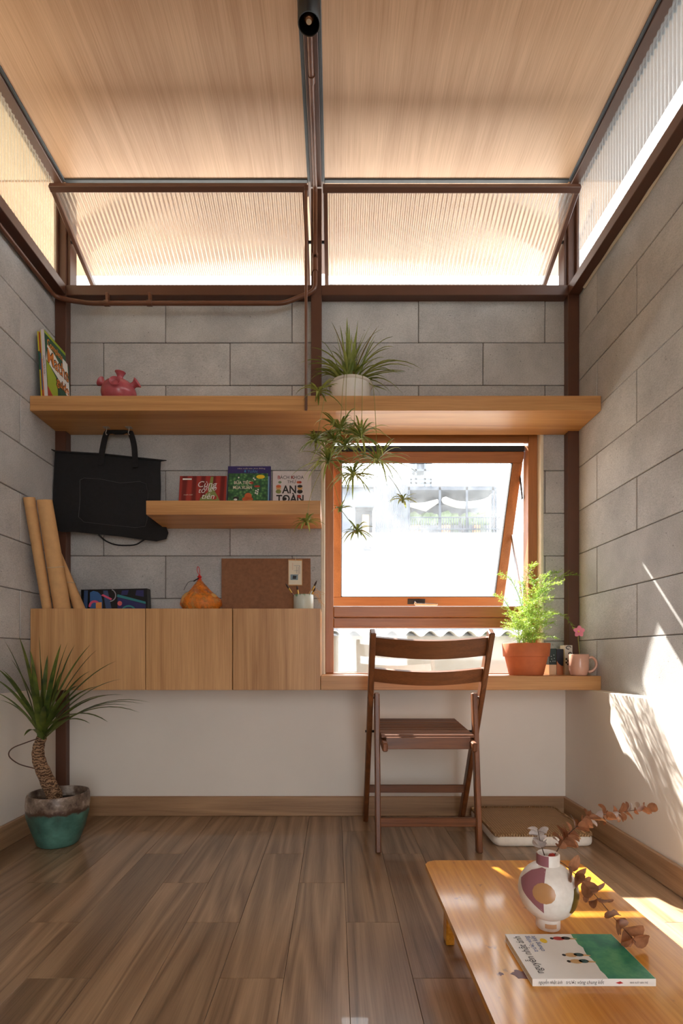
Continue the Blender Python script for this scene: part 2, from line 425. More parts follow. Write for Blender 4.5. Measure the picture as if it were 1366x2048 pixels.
# mortar bead under the right beam
bm = bmesh.new(); pts = [V((XR-.002, y, EYE+1.691+random.uniform(-.002, .002))) for y in [YB+i*.05 for i in range(int((YW-.05-YB)/.05))]]
part('mortar_bead', tube(pts, [random.uniform(.006, .010) for _ in pts], 6), 'cream', wr, True)
wf = struct('wall_front', boxes([(XL-.12, .05, YB-.12, YB, -.1, ZC), (.95, XR+.12, YB-.12, YB, -.1, ZC), (.05, .95, YB-.12, YB, 2.1, ZC), (.05, .95, YB-.12, YB, -.1, 0)]), 'white_paint', label='wall behind the viewer with an opening added for sky light')  # unseen opening added at the right to let sky light in, left side stays darker
struct('baseboard_back', box(XL+.01, XRL, YW-.026, YW-.011, 0, .092, .003), 'base', label='oak baseboard under the white back wall')
struct('baseboard_left', box(XL+.004, XL+.018, YB, YW-.011, 0, .092, .003), 'base_y', label='oak baseboard along the left wall')
struct('baseboard_right', box(XRL-.014, XRL, YB, YW-.011, 0, .092, .003), 'base_y', label='oak baseboard along the right wall')

# ------------------------------------------------------------------ steel frame and roof
CX = -.085
def steel(n, bm, label): return struct('trim_%d' % n, bm, 'steel', label=label)
steel(1, box(XL, XL+.052, YP, YW+.055, 0, ZC-.01, .002), 'brown steel corner post at the left')
steel(2, box(XR-.052, XR, YP, YW+.055, ZL+.001, ZC-.01, .002), 'brown steel corner post at the right')
steel(3, box(CX-.025, CX+.025, YP, YW+.004, EYE+1.05, ZC-.01, .002), 'brown steel centre post above the long shelf')
steel(4, boxes([(XL+.052, CX-.025, YP, YW+.05, EYE+1.690, EYE+1.738), (CX+.025, XR-.052, YP, YW+.05, EYE+1.690, EYE+1.738)], .002), 'brown steel crossbeam below the tilted windows')
steel(5, box(XL, XL+.052, YB, YP, EYE+1.690, EYE+1.738, .002), 'brown steel beam along the left wall')
steel(6, box(XR-.052, XR, YB, YP, EYE+1.690, EYE+1.738, .002), 'brown steel beam along the right wall')
steel(7, box(CX-.026, CX+.026, YB, YP, ZC-.006, ZC+.05, .002), 'brown steel ridge beam dividing the ceiling')
steel(8, box(XL+.004, XL+.05, YB, YW, ZC-.012, ZC+.04, .002), 'brown steel roof beam at the left')
steel(9, box(XR-.05, XR-.004, YB, YW, ZC-.012, ZC+.04, .002), 'brown steel roof beam at the right')
color('eave_grey', 92, 100, 108, .7); color('eave_cream', 196, 178, 148, .8)
ceil = struct('ceiling', box(-1.75, 1.345, YB-.2, 3.05, ZC+.022, ZC+.10), 'steel', label='flat roof with oak laminate ceiling panels')
for x0, x1 in ((XL+.062, CX-.039), (CX+.039, XR-.062)):
    part('ceiling_panel', box(x0, x1, YB, 2.42, ZC+.002, ZC+.022, .001), 'ceil', ceil)
    part('soffit_panel', box(-1.74 if x0 < -.5 else x0, x1 if x0 < -.5 else 1.335, 2.439, 3.04, ZC+.004, ZC+.022, .001), 'ceil', ceil)
    part('cover_strip', box(x0, x1, 2.418, 2.438, ZC-.004, ZC+.012, .002), 'trim', ceil)
for x0, x1 in ((XL+.05, XL+.064), (CX-.040, CX-.026), (CX+.026, CX+.040), (XR-.064, XR-.05)):
    part('cover_strip', box(x0, x1, YB, 2.43, ZC-.004, ZC+.012, .002), 'trim', ceil)
for x0, x1 in ((-1.74, XL-.02), (XR+.02, 1.335)):
    part('eave_soffit', box(x0, x1, YB-.2, 2.43, ZC+.005, ZC+.022), 'eave_grey' if x0 > 0 else 'eave_cream', ceil)

# ribbed glazing
def ribs(o0, xd, sd, W, H, pitch=.021, amp=.0032, seg=8):
    bm = bmesh.new(); nd = xd.cross(sd).normalized(); k = int(W/pitch*seg); rows_ = [0, H]; prev = None
    for i in range(k+1):
        x = W*i/k; d = amp*math.cos(2*math.pi*i/seg)
        cur = [bm.verts.new(o0+xd*x+sd*s+nd*d) for s in rows_]
        if prev: bm.faces.new((prev[0], cur[0], cur[1], prev[1]))
        prev = cur
    return bm
Yd = V((0,1,0)); Zd = V((0,0,1)); Xd = V((1,0,0))
for n, x, nm in ((4, XL+.012, 'left'), (5, XR-.012, 'right')):
    t = thing('window_%d' % n, (x, .5, EYE+1.738), 'fixed strip of ribbed glass above the %s wall' % nm, kind='structure')
    y = YP-.016
    i = 0
    while y > YB:
        y2 = max(YB, y-2.0)
        part('ribbed_pane', ribs(V((x, y2, EYE+1.738)), Yd, Zd, y-y2, ZC-.012-EYE-1.738), 'ribbed', t, True)
        part('glazing_bar', box(x-.008, x+.008, y, y+.016, EYE+1.738, ZC-.012, .002), 'steel', t)
        y = y2-.016

def pivot_window(n, x0, x1, ang, yc, zc, H, label, op):
    t = thing('window_%d' % n, ((x0+x1)/2, yc, zc), label, kind='structure')
    a = math.radians(ang); sd = V((0, -math.cos(a), math.sin(a))); nd = Xd.cross(sd).normalized(); c = V((0, yc, zc)); R = .024
    for nm, p0, p1 in (('top_rail', c+sd*(H/2-R/2)+Xd*x0, c+sd*(H/2-R/2)+Xd*x1), ('bottom_rail', c-sd*(H/2-R/2)+Xd*x0, c-sd*(H/2-R/2)+Xd*x1)):
        part(nm, bar(p0, p1, R, .026, sd), 'steel', t)
    for x in (x0+R/2, x1-R/2):
        part('stile', bar(c-sd*(H/2-R)+Xd*x, c+sd*(H/2-R)+Xd*x, R*.8, .026, Xd), 'steel', t)
    part('ribbed_pane', ribs(c-sd*(H/2-R)+Xd*(x0+R), Xd, sd, x1-x0-2*R, H-2*R, .020, .0022), 'ribbed_light', t, True)
    for x in (x0-.006, x1+.006):
        part('pivot_pin', tube([c+Xd*(x-.012), c+Xd*(x+.012)], .007, 10), 'darkmetal', t, True)
    return c+sd*(H/2), nd
ltop, _ = pivot_window(2, XL+.072, CX-.034, 22, 2.478, EYE+1.955, .452, 'left tilted pivot window of ribbed glass under the ceiling', True)
rtop, _ = pivot_window(3, CX+.034, XR-.072, 24, 2.482, EYE+1.958, .440, 'right tilted pivot window of ribbed glass under the ceiling', False)
for x0, x1 in ((XL+.052, XL+.066), (XR-.066, XR-.052)):
    struct('trim_%d' % (10 if x0 < 0 else 11), box(x0, x1, YP+.012, YW+.03, EYE+1.738, ZC-.006, .001), 'steel', label='thin brown jamb at the %s tilted window' % ('left' if x0 < 0 else 'right'))

# ------------------------------------------------------------------ the wooden awning window
WY = 2.54
wt = thing('window_1', (.465, WY, .67), 'orange-brown wooden window with its lower sash edge swung outward', kind='structure')
for x0, x1 in ((HX0+.010, -.004), (.938, HX1-.001)): part('jamb', box(x0, x1, WY, WY+.07, .672, HZ1, .003), 'frame_v', wt)
part('head', boxes([(-.004, .938, WY, WY+.018, EYE+1.038, HZ1), (-.004, .938, WY+.018, WY+.07, EYE+1.079, HZ1)], .001), 'frame', wt)
part('transom', box(-.004, .938, WY, WY+.07, EYE+.190, EYE+.243, .003), 'frame', wt)
part('transom', box(-.004, .938, WY+.004, WY+.07, EYE+.140, EYE+.188, .003), 'frame', wt)
part('sill_rail', box(HX0+.010, HX1-.001, WY, WY+.07, .640, .672, .003), 'frame', wt)
part('lower_pane', box(-.004, .938, WY+.036, WY+.040, .672, EYE+.140), 'glass_low', wt)
a = math.radians(24.2); sd = V((0, math.sin(a), -math.cos(a))); nd = V((0, -math.cos(a), -math.sin(a)))   # down the sash, towards the room
s0 = V((0, 2.602, EYE+1.016)); SL = .800; SX0, SX1 = -.014, .936
sash = part('sash', obox(s0+sd*.026+Xd*(SX0+SX1)/2, Xd, sd, nd, SX1-SX0, .052, .036, .003), 'frame', wt)
q = lambda x, s, nn=0: s0+Xd*x+sd*s+nd*nn
part('sash_rail', obox(q((SX0+SX1)/2, SL-.026), Xd, sd, nd, SX1-SX0, .052, .036, .003), 'frame', sash)
for x in (SX0+.025, SX1-.025): part('sash_stile', obox(q(x, SL/2), Xd, sd, nd, .05, SL-.104, .036, .003), 'frame_v', sash)
part('pane', obox(q((SX0+SX1)/2, SL/2, -.004), Xd, sd, nd, SX1-SX0-.09, SL-.09, .004), 'glass', sash)
bm = bmesh.new()
for x in (SX0+.051, SX1-.051): obox(q(x, SL/2, .002), Xd, sd, nd, .004, SL-.1, .024, 0, bm)
for s in (.053, SL-.053): obox(q((SX0+SX1)/2, s, .002), Xd, sd, nd, SX1-SX0-.1, .004, .024, 0, bm)
part('gasket', bm, 'ink', sash)
part('weather_strip', obox(q((SX0+SX1)/2, -.0135, -.002), Xd, sd, nd, SX1-SX0, .027, .03, .002), 'darkmetal', sash)
hc = q(.452, SL-.028, .020)
part('handle_plate', obox(hc, Xd, sd, nd, .096, .030, .008, .002), 'darkmetal', sash)
bm = bmesh.new(); tube([hc+Xd*-.01, hc+Xd*-.01+nd*.035], .008, 10, bm); bar(hc+Xd*-.012+nd*.036+sd*.004, hc+Xd*.112+nd*.032+sd*.008, .014, .008, sd, .002, bm)
part('handle_lever', bm, 'chrome', sash)
part('stay_arm', bar((.925, 2.60, EYE+.30), q(SX1-.005, .40), .016, .004, Yd, 0), 'chrome', wt)
part('stay_arm', bar((.930, 2.60, EYE+.78), q(SX1-.004, .10), .014, .004, Yd, 0), 'darkmetal', wt)

# ------------------------------------------------------------------ shelves, cabinet, desk
XC = -.06
sh = part('wall_shelf', box(XL+.002, XR-.002, YF, YW-.003, EYE+1.054, EYE+1.118, .0015), 'oak', None, base=(-.08, YF, EYE+1.054))
tag(sh, 'long thick oak shelf spanning the whole back wall', 'shelf')
# notch is covered by posts: posts stand in front of the wall behind the shelf
ms = part('wall_shelf', box(-.808, XC, YF, YW-.003, EYE+.6077, EYE+.6686, .0015), 'oak', None, base=(-.43, YF, EYE+.6077))
tag(ms, 'short oak shelf carrying picture books left of the window', 'shelf')
cb = thing('wall_cabinet', (-.68, 2.37, ZL), 'long wall-hung oak cabinet with three plain doors', 'cabinet')
cz0, cz1 = ZL, EYE+.2057
part('body', box(XL+.004, XC, YF+.018, YW-.013, cz0, cz1, .001), 'oak_v', cb)
for x0, x1 in ((XL+.004, -.811), (-.809, -.438), (-.436, XC)):
    part('door', box(x0+.0008, x1-.0008, YF, YF+.0175, cz0, cz1, .001), 'oak_v', cb)
dk = part('desk_board', box(XC+.001, XR-.002, YF, YW-.013, ZL-.0, EYE-.0836, .0015), 'oak', None, base=(.54, YF, ZL))
tag(dk, 'oak desk board fixed below the wooden window', 'desk')

# ------------------------------------------------------------------ conduit, opener rod, lamp
PX = CX+.0
path = [V((XL+.016, YB+.2, EYE+1.662)), V((XL+.016, YP-.03, EYE+1.662)), V((XL+.075, YP-.016, EYE+1.655)), V((XL+.17, YP-.014, EYE+1.642)), V((-.235, YP-.014, EYE+1.642)), V((-.09, YP-.014, EYE+1.70)), V((-.09, YP-.014, ZC-.025)), V((-.086, 1.70, ZC-.018))]
cd = thing('conduit_pipe', (-.09, YP-.014, EYE+1.642), 'brown painted electrical conduit running along the steel frame', 'pipe')
part('tube', tube(fillet(path, .03), .0105, 10), 'pipe', cd, True)
for p, d in ((V((XL+.16+.09, YP-.014, EYE+1.642)), Xd), (V((-.86, YP-.014, EYE+1.642)), Xd), (V((-.09, YP-.014, EYE+1.86)), Zd), (V((-.086, 1.98, ZC-.021)), Yd), (V((XL+.016, 1.9, EYE+1.662)), Yd)):
    part('clip', tube([p-d*.012, p+d*.012], .0135, 10), 'pipe', cd, True)
for x in (XL+.25, -.86): part('clip_bracket', box(x-.006, x+.006, YP-.018, YP+.004, EYE+1.642, EYE+1.692, .001), 'pipe', cd)
part('coupling', tube([V((-.09, YP-.014, EYE+1.79)), V((-.09, YP-.014, EYE+1.86))], .0135, 10), 'pipe', cd, True)
rx = -.121; ry = 2.232
rod = thing('opener_rod', (rx, ry, EYE+1.05), 'thin brown rod hanging from the left tilted window past the shelf', 'rod')
part('shaft', tube([V((rx, ry, EYE+1.047)), V((rx, ry, ltop.z-.055))], .0062, 10), 'pipe', rod, True)
part('eye_bracket', boxes([(rx-.008, rx+.010, ry-.008, ry+.03, ltop.z-.062, ltop.z-.038)], .003), 'steel', rod)
lx, ly, lz = -.079, 1.62, EYE+1.952
lamp = thing('spot_lamp', (lx, ly, lz), 'black cylindrical spot lamp pointing down from the ridge beam', 'lamp')
part('housing', lathe([(.030, .19), (.034, .17), (.0345, .0), (.0335, -.001), (.031, 0), (.030, .05), (.016, .085), (.0, .085)], (lx, ly, lz), 28), 'black_p', lamp, True)
bulb = part('bulb', lathe([(.0, .010), (.008, .006), (.013, .009), (.0158, .018), (.0145, .035), (.012, .085)], (lx, ly, lz), 20), 'bronze', lamp, True)
part('bulb_face', lathe([(.0, .0075), (.006, .0055), (.0085, .0062)], (lx, ly, lz), 16), 'cream', bulb, True)
part('swivel_arm', boxes([(lx-.008, lx+.008, ly-.008, ly+.008, lz+.18, ZC-.004)], .002), 'black_p', lamp)
part('ceiling_plate', box(lx-.03, lx+.03, ly-.045, ly+.045, ZC-.022, ZC-.004, .003), 'black_p', lamp)
# ================================================================== OUTDOORS
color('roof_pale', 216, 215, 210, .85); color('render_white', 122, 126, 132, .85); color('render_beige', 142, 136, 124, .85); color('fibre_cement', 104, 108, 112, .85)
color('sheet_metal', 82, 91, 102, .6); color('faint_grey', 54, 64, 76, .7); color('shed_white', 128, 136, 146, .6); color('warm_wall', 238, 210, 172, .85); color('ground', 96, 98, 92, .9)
struct('ground', box(-40, 40, -30, 60, -3.3, -3.2), 'ground', label='pale ground far below outside')
struct('ground_bounce_slab', box(-2.5, 3.5, 3.15, 3.9, .30, .45), 'render_beige', label='unseen pale slab added outside the window to bounce sunlight')  # added slab, hidden below the desk line; bounces sun up to soffit and ceiling
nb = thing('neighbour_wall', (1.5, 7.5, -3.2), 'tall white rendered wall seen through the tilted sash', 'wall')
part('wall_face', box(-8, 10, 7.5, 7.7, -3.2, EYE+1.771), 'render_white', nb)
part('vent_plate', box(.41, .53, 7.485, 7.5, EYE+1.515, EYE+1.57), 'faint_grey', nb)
lw = thing('low_outbuilding', (1.0, 4.0, -3.2), 'beige low wall with a wavy sheet roof below the window sash', 'building')
part('wall_face', box(-2.6, 5, 4.06, 4.2, -3.2, EYE+.16), 'render_beige', lw)
bm = bmesh.new(); prev = None
for i in range(480):
    x = -2.6+i*7.6/480; z = .022*math.cos(2*math.pi*x/.146)
    cur = [bm.verts.new((x, 3.98, EYE+.172+z)), bm.verts.new((x, 7.4, EYE+.30+z)), bm.verts.new((x, 3.98, EYE+.180+z)), bm.verts.new((x, 7.4, EYE+.308+z))]
    if prev:
        for a_, b_ in ((0,1),(3,2),(2,0),(1,3)): bm.faces.new((prev[a_], cur[a_], cur[b_], prev[b_]))
    prev = cur
part('roof_sheet', bm, 'roof_pale', lw, True)
# far buildings behind the white wall (Y about 9)
FY = 10.0
def fx(u, Y=FY): return (u-U0)/F*Y
def fz(v, Y=FY): return EYE+(V0-v)/F*Y
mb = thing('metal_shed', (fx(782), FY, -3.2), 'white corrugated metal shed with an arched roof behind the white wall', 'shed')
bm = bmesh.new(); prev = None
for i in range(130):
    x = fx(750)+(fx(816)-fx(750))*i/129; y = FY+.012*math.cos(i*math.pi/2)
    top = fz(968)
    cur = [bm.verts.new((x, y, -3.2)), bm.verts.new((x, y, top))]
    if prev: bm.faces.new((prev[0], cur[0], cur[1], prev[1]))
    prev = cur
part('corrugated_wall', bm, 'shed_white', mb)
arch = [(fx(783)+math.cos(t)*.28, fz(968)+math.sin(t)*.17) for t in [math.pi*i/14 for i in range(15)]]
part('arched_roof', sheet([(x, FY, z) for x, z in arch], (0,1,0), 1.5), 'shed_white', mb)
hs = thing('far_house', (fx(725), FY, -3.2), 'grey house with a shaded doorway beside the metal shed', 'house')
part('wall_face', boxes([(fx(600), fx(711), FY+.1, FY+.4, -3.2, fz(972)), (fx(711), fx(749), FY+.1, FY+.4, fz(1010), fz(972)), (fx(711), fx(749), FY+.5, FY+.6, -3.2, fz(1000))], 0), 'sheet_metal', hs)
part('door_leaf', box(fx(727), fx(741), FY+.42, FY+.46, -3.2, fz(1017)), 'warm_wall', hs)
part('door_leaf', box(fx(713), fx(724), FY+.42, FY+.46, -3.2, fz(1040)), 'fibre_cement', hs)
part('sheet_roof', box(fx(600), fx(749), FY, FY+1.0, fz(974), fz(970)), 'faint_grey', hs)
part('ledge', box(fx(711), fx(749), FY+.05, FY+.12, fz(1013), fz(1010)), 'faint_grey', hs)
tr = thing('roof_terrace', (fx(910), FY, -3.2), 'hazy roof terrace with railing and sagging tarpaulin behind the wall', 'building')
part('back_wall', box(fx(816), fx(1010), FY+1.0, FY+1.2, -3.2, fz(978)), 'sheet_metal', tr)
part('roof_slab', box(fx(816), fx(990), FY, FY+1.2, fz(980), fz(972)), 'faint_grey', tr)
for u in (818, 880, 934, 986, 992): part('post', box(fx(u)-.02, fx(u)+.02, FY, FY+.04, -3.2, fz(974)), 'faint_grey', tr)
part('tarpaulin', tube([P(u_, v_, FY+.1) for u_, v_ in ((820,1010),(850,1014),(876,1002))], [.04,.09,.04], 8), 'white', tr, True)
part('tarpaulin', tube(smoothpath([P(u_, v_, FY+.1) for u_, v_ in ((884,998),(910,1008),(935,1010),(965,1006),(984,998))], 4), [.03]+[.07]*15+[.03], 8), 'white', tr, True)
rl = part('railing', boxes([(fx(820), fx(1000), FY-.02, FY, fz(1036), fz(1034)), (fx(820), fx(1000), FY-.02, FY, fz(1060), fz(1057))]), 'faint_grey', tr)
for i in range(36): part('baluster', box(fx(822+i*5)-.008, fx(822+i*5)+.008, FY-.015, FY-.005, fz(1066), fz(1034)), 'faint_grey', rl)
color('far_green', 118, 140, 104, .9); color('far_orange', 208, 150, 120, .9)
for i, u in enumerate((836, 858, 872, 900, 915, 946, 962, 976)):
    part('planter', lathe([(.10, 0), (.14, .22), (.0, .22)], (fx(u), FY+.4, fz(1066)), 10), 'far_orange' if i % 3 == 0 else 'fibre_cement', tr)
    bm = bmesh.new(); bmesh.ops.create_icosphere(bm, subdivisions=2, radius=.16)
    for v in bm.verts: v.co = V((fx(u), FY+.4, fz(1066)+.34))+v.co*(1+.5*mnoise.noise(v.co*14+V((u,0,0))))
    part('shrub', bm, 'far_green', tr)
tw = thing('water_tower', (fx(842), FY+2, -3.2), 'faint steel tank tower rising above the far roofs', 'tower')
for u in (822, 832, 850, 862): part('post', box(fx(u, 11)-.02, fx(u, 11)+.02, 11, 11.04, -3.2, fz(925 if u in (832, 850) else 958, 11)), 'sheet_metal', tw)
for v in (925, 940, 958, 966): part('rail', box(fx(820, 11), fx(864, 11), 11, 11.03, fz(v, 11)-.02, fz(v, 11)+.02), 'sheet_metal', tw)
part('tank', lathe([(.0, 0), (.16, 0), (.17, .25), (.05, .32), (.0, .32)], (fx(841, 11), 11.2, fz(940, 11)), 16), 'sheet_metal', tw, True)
wn = thing('side_building', (-2.75, 1, -3.2), 'warm ochre wall of a neighbouring building behind the left ribbed glass', 'building')
part('wall_face', box(-3.0, -2.75, -4, 4.5, -3.2, 5.2), 'warm_wall', wn)

# ================================================================== CHAIR
ch = thing('folding_chair', (.363, 2.2, 0), 'dark-stained wooden folding chair with a slatted seat facing the desk', 'chair')
xo0, xo1, xi0, xi1 = .143, .583, .168, .556
pT = lambda x, t, off=0: V((x, 2.418, 0)).lerp(V((x, 1.952, .848)), t)
postn = (V((0, -.848, -.466))).normalized()
for x in (xo0, xo1): part('back_post', bar(pT(x, 0), pT(x, 1), .022, .042, Xd, .004), 'chair', ch)
for x in (xi0, xi1): part('rear_leg', bar(V((x, 2.017, 0)), V((x, 2.092, .608)), .021, .034, Xd, .004), 'chair', ch)
def slat(t0, t1, name):
    bm = bmesh.new(); N = 14; prev = None; th = .011
    for i in range(N+1):
        f = i/N; x = xo0+.008+(xo1-xo0-.016)*f; bow = .030*math.sin(math.pi*f)
        cur = []
        for t in (t0, t1):
            for d in (-th/2, th/2): cur.append(bm.verts.new(pT(x, t)+postn*(bow+d)))
        if prev:
            for a_, b_ in ((0,2),(2,3),(3,1),(1,0)): bm.faces.new((prev[a_], prev[b_], cur[b_], cur[a_]))
        else: bm.faces.new((cur[0], cur[1], cur[3], cur[2]))
        prev = cur
    bm.faces.new((prev[0], prev[2], prev[3], prev[1]))
    part(name, bm, 'chair_x', ch, True)
slat(.895, .975, 'back_slat'); slat(.775, .837, 'back_slat')
sA = V((0, 2.035, .430)); sB = V((0, 2.375, .456)); sdir = (sB-sA).normalized(); snn = Xd.cross(sdir)
seat = part('seat_rail', bar(sA+Xd*(xi0+.030), sA+Xd*(xi1-.030)+V((0,0,0)), .046, .02, Zd, .002), 'chair_x', ch)
for v in (seat,): v.location.z -= .012
for x in (xi0+.024, xi1-.024): part('seat_side', bar(V((x, 1.985, .408)), V((x, 2.36, .440)), .020, .034, Xd, .004), 'chair', ch)
for i in range(7):
    c = sA.lerp(sB, (i+.5)/7)+snn*.012
    part('seat_slat', obox(c+Xd*(xi0+xi1)/2, Xd, sdir, snn, xi1-xi0-.026, .0425, .012, .002), 'chair_x', ch)
part('stretcher', bar(V((xi0, 2.031, .113)), V((xi1, 2.031, .113)), .034, .016, Zd, .002), 'chair_x', ch)
part('stretcher', bar(V((xo0, 2.326, .168)), V((xo1, 2.326, .168)), .034, .016, Zd, .002), 'chair_x', ch)
for x in (xo0+.012, xo1-.012): part('pivot_bolt', tube([V((x-.024, 2.088, .590)), V((x+.024, 2.088, .590))], .005, 8), 'darkmetal', ch)
for x in (xo0, xo1): part('seat_bolt', tube([V((x-.016, 2.170, .444)), V((x+.03*(1 if x < .3 else -1), 2.170, .444))], .005, 8), 'darkmetal', ch)

# ================================================================== CUSHION
def weave_mat():
    m = NT('woven_straw'); vec = m.coords((1,1,1))
    outs = []
    for ang, s in ((0, 95), (math.pi/2, 95)):
        mp = m.n('ShaderNodeMapping'); m.l(vec, mp.inputs[0]); mp.inputs['Rotation'].default_value = (0, 0, ang)
        wv = m.n('ShaderNodeTexWave'); m.l(mp.outputs[0], wv.inputs['Vector']); wv.inputs['Scale'].default_value = s/6.28*2; wv.inputs['Distortion'].default_value = .6; outs.append(wv.outputs['Fac'])
    mx = m.n('ShaderNodeMath', operation='MULTIPLY'); m.l(outs[0], mx.inputs[0]); m.l(outs[1], mx.inputs[1])
    nz = m.noise(vec, 40, 4)
    c = m.mix(mx.outputs[0], srgb(150,114,76), srgb(206,172,128)); c = m.mix(.3, c, m.ramp(nz, [(.3, GR(.5)), (.7, GR(1))]), 'MULTIPLY')
    m.base(c); m.set(.7); m.bump(mx.outputs[0], .6, .003); return m.m
M['weave'] = weave_mat()
cu = thing('floor_cushion', (.83, 2.265, 0), 'flat square cushion with woven straw top beside the chair', 'cushion')
ol = rrect(.632, 1.028, 2.072, 2.456, .03, 5)
bm = bmesh.new(); rr0 = []
for k_, z in ((.955, .001), (.99, .008), (1.0, .018), (1.0, .030), (.985, .040)):
    rr0.append([bm.verts.new((.83+(x-.83)*k_, 2.264+(y-2.264)*k_, z)) for x, y in ol])
for a_, b_ in zip(rr0, rr0[1:]):
    for j in range(len(ol)): bm.faces.new((a_[j], a_[(j+1)%len(ol)], b_[(j+1)%len(ol)], b_[j]))
bm.faces.new(rr0[0][::-1]); bm.faces.new(rr0[-1])
part('cotton_base', bm, 'fabric_w', cu, True)
bm = bmesh.new(); mat_o = rrect(.636, 1.024, 2.076, 2.452, .022, 5)
rings = []
for ins, z in ((0, .038), (0, .044), (.008, .049), (.02, .051), (.06, .054), (.12, .056)):
    rings.append([bm.verts.new((.83+(x-.83)*(1-ins/.195), 2.264+(y-2.264)*(1-ins/.195), z+.0015*math.sin(x*60)*math.cos(y*50))) for x, y in mat_o])
kk = len(mat_o)
for a_, b_ in zip(rings, rings[1:]):
    for j in range(kk): bm.faces.new((a_[j], a_[(j+1)%kk], b_[(j+1)%kk], b_[j]))
bm.faces.new(rings[-1])
part('straw_top', bm, 'weave', cu, True)
bm = bmesh.new(); loop = mat_o+[mat_o[0]]
lp = []
for (xa, ya), (xb, yb) in zip(loop, loop[1:]):
    d = math.hypot(xb-xa, yb-ya); n_ = max(1, int(d/.012))
    for i in range(n_): lp.append((xa+(xb-xa)*i/n_, ya+(yb-ya)*i/n_))
for i in range(0, len(lp)):
    x, y = lp[i]; x2, y2 = lp[(i+1) % len(lp)]
    tube([V((x, y, .041)), V(((x+x2)/2, (y+y2)/2, .052)), V((x2, y2, .043))], .0034, 5, bm)
part('braided_edge', bm, 'weave', cu, True)
bm = bmesh.new(); prev = None
sm = [lp[i] for i in range(0, len(lp), 4)]
for i, (x, y) in enumerate(sm):
    x2, y2 = sm[(i+1) % len(sm)]
    ex = lambda x_, y_: (.83+(x_-.83)*1.022, 2.264+(y_-2.264)*1.022)
    xm, ym = ex((x+x2)/2, (y+y2)/2)
    tube([V((x, y, .042)), V((xm, ym, .014)), V((x2, y2, .042))], .0009, 4, bm)
part('net_stitching', bm, 'fabric_w', cu)

# ================================================================== LOW TABLE
def table_mat():
    m = NT('honey_varnished_wood'); vec = m.coords((9, .9, 9)); big = m.noise(vec, .8, 3, .5, .8)
    fin = m.noise(m.coords((70, 3, 70)), 1.5, 4, .6)
    c = m.ramp(big, [(.25, srgb(190,108,8)), (.5, srgb(222,146,22)), (.78, srgb(238,178,52))])
    c = m.mix(.35, c, m.ramp(fin, [(.35, srgb(150,84,24)), (.65, srgb(232,172,84))]))
    sp = m.noise(m.coords(), 26, 3, .6); c = m.mix(m.ramp(sp, [(.66, GR(0)), (.72, GR(.5))]), c, srgb(120,66,30))
    m.base(c); m.set(.36, 0, .4, .5); m.b.inputs['Coat Roughness'].default_value = .09; m.bump(fin, .05, .001); return m.m
M['table'] = table_mat()
TZ = EYE-.555
tb = thing('low_table', (.452, 1.10, 0), 'low honey-coloured wooden folding table in the foreground', 'table')
bm = sheet([(x, y, TZ-.013) for x, y in rrect(.243, .662, .762, 1.430, .028, 6)], (0,0,1), .013)
bmesh.ops.bevel(bm, geom=[e for e in bm.edges if abs(e.verts[0].co.z-e.verts[1].co.z) < 1e-5 and e.verts[0].co.z > TZ-.003], offset=.003, segments=2, affect='EDGES')
top = part('table_top', bm, 'table', tb)
for x in (.302, .606):
    for y in (.85, 1.375):
        part('leg', bar(V((x, y, TZ-.013)), V((x, y+.012, 0)), .022, .040, Xd, .003), 'table', tb)
    part('side_rail', bar(V((x, .82, TZ-.026)), V((x, 1.40, TZ-.026)), .018, .026, Xd, .002), 'table', tb)
for y in (.862, 1.383): part('stretcher', bar(V((.302, y, .075)), V((.606, y, .075)), .022, .012, Zd, .002), 'table', tb)
color('wine_stain', 110, 62, 58, .4)
def blob(cx, cy, r, z, n=18, seed=0, amp=.4):
    return [(cx+math.cos(2*math.pi*i/n)*r*(1+amp*mnoise.noise(V((math.cos(6.283*i/n)*1.5+seed, math.sin(6.283*i/n)*1.5, seed)))), cy+math.sin(2*math.pi*i/n)*r*(1+amp*mnoise.noise(V((math.cos(6.283*i/n)*1.5+seed, math.sin(6.283*i/n)*1.5, seed)))), z) for i in range(n)]
for (u, v, r) in ((1040, 1948, .012), (1002, 1948, .004)):
    p = P(u, v, 0.555*F/(v-V0)); part('paint_stain', sheet(blob(p.x, p.y, r, TZ+.0001, seed=u, amp=.9), (0,0,1), .0002), 'wine_stain', top)

# book on the table
bk = thing('paperback_book', (.435, .955, TZ), 'white and green paperback lying on the low table', 'book')
bx0, bx1, by0, by1, bz = .333, .541, .884, 1.026, TZ+.0125
part('page_block', box(bx0+.001, bx1-.001, by0+.001, by1-.001, TZ+.0008, bz-.0008), 'pages', bk)
bm = boxes([(bx0, bx1, by0, by1, bz-.0008, bz), (bx0, bx1, by0, by1, TZ+.0001, TZ+.0008), (bx0, bx1, by0-.0006, by0+.0004, TZ+.0002, bz-.0001)])
cov = part('cover', bm, 'white', bk)
def green_mat():
    m = NT('green_watercolour'); nz = m.noise(m.coords(), 22, 4, .6)
    m.base(m.ramp(nz, [(.3, srgb(20,104,92)), (.5, srgb(40,138,104)), (.72, srgb(96,170,120))])); m.set(.4); return m.m
M['green_wc'] = green_mat()
gp = [(bx0+.128+.006*mnoise.noise(V((i*.7, 3, 1))), by0+(by1-by0)*i/12, bz) for i in range(13)]
part('printed_field', sheet([(bx1-.0005, by0, bz), (bx1-.0005, by1-.0005, bz)]+gp[::-1], (0,0,1), .00025), 'green_wc', cov)
Yn = (0,1,0); Xm = (-1,0,0)
text('title_lettering', 'nguyễn nhật ánh', .021, 'ink', cov, (bx0+.026, by0+.014, bz), Yn, Xm, wid=.118, ext=.0004)
color('ink_blue', 56, 96, 156, .5)
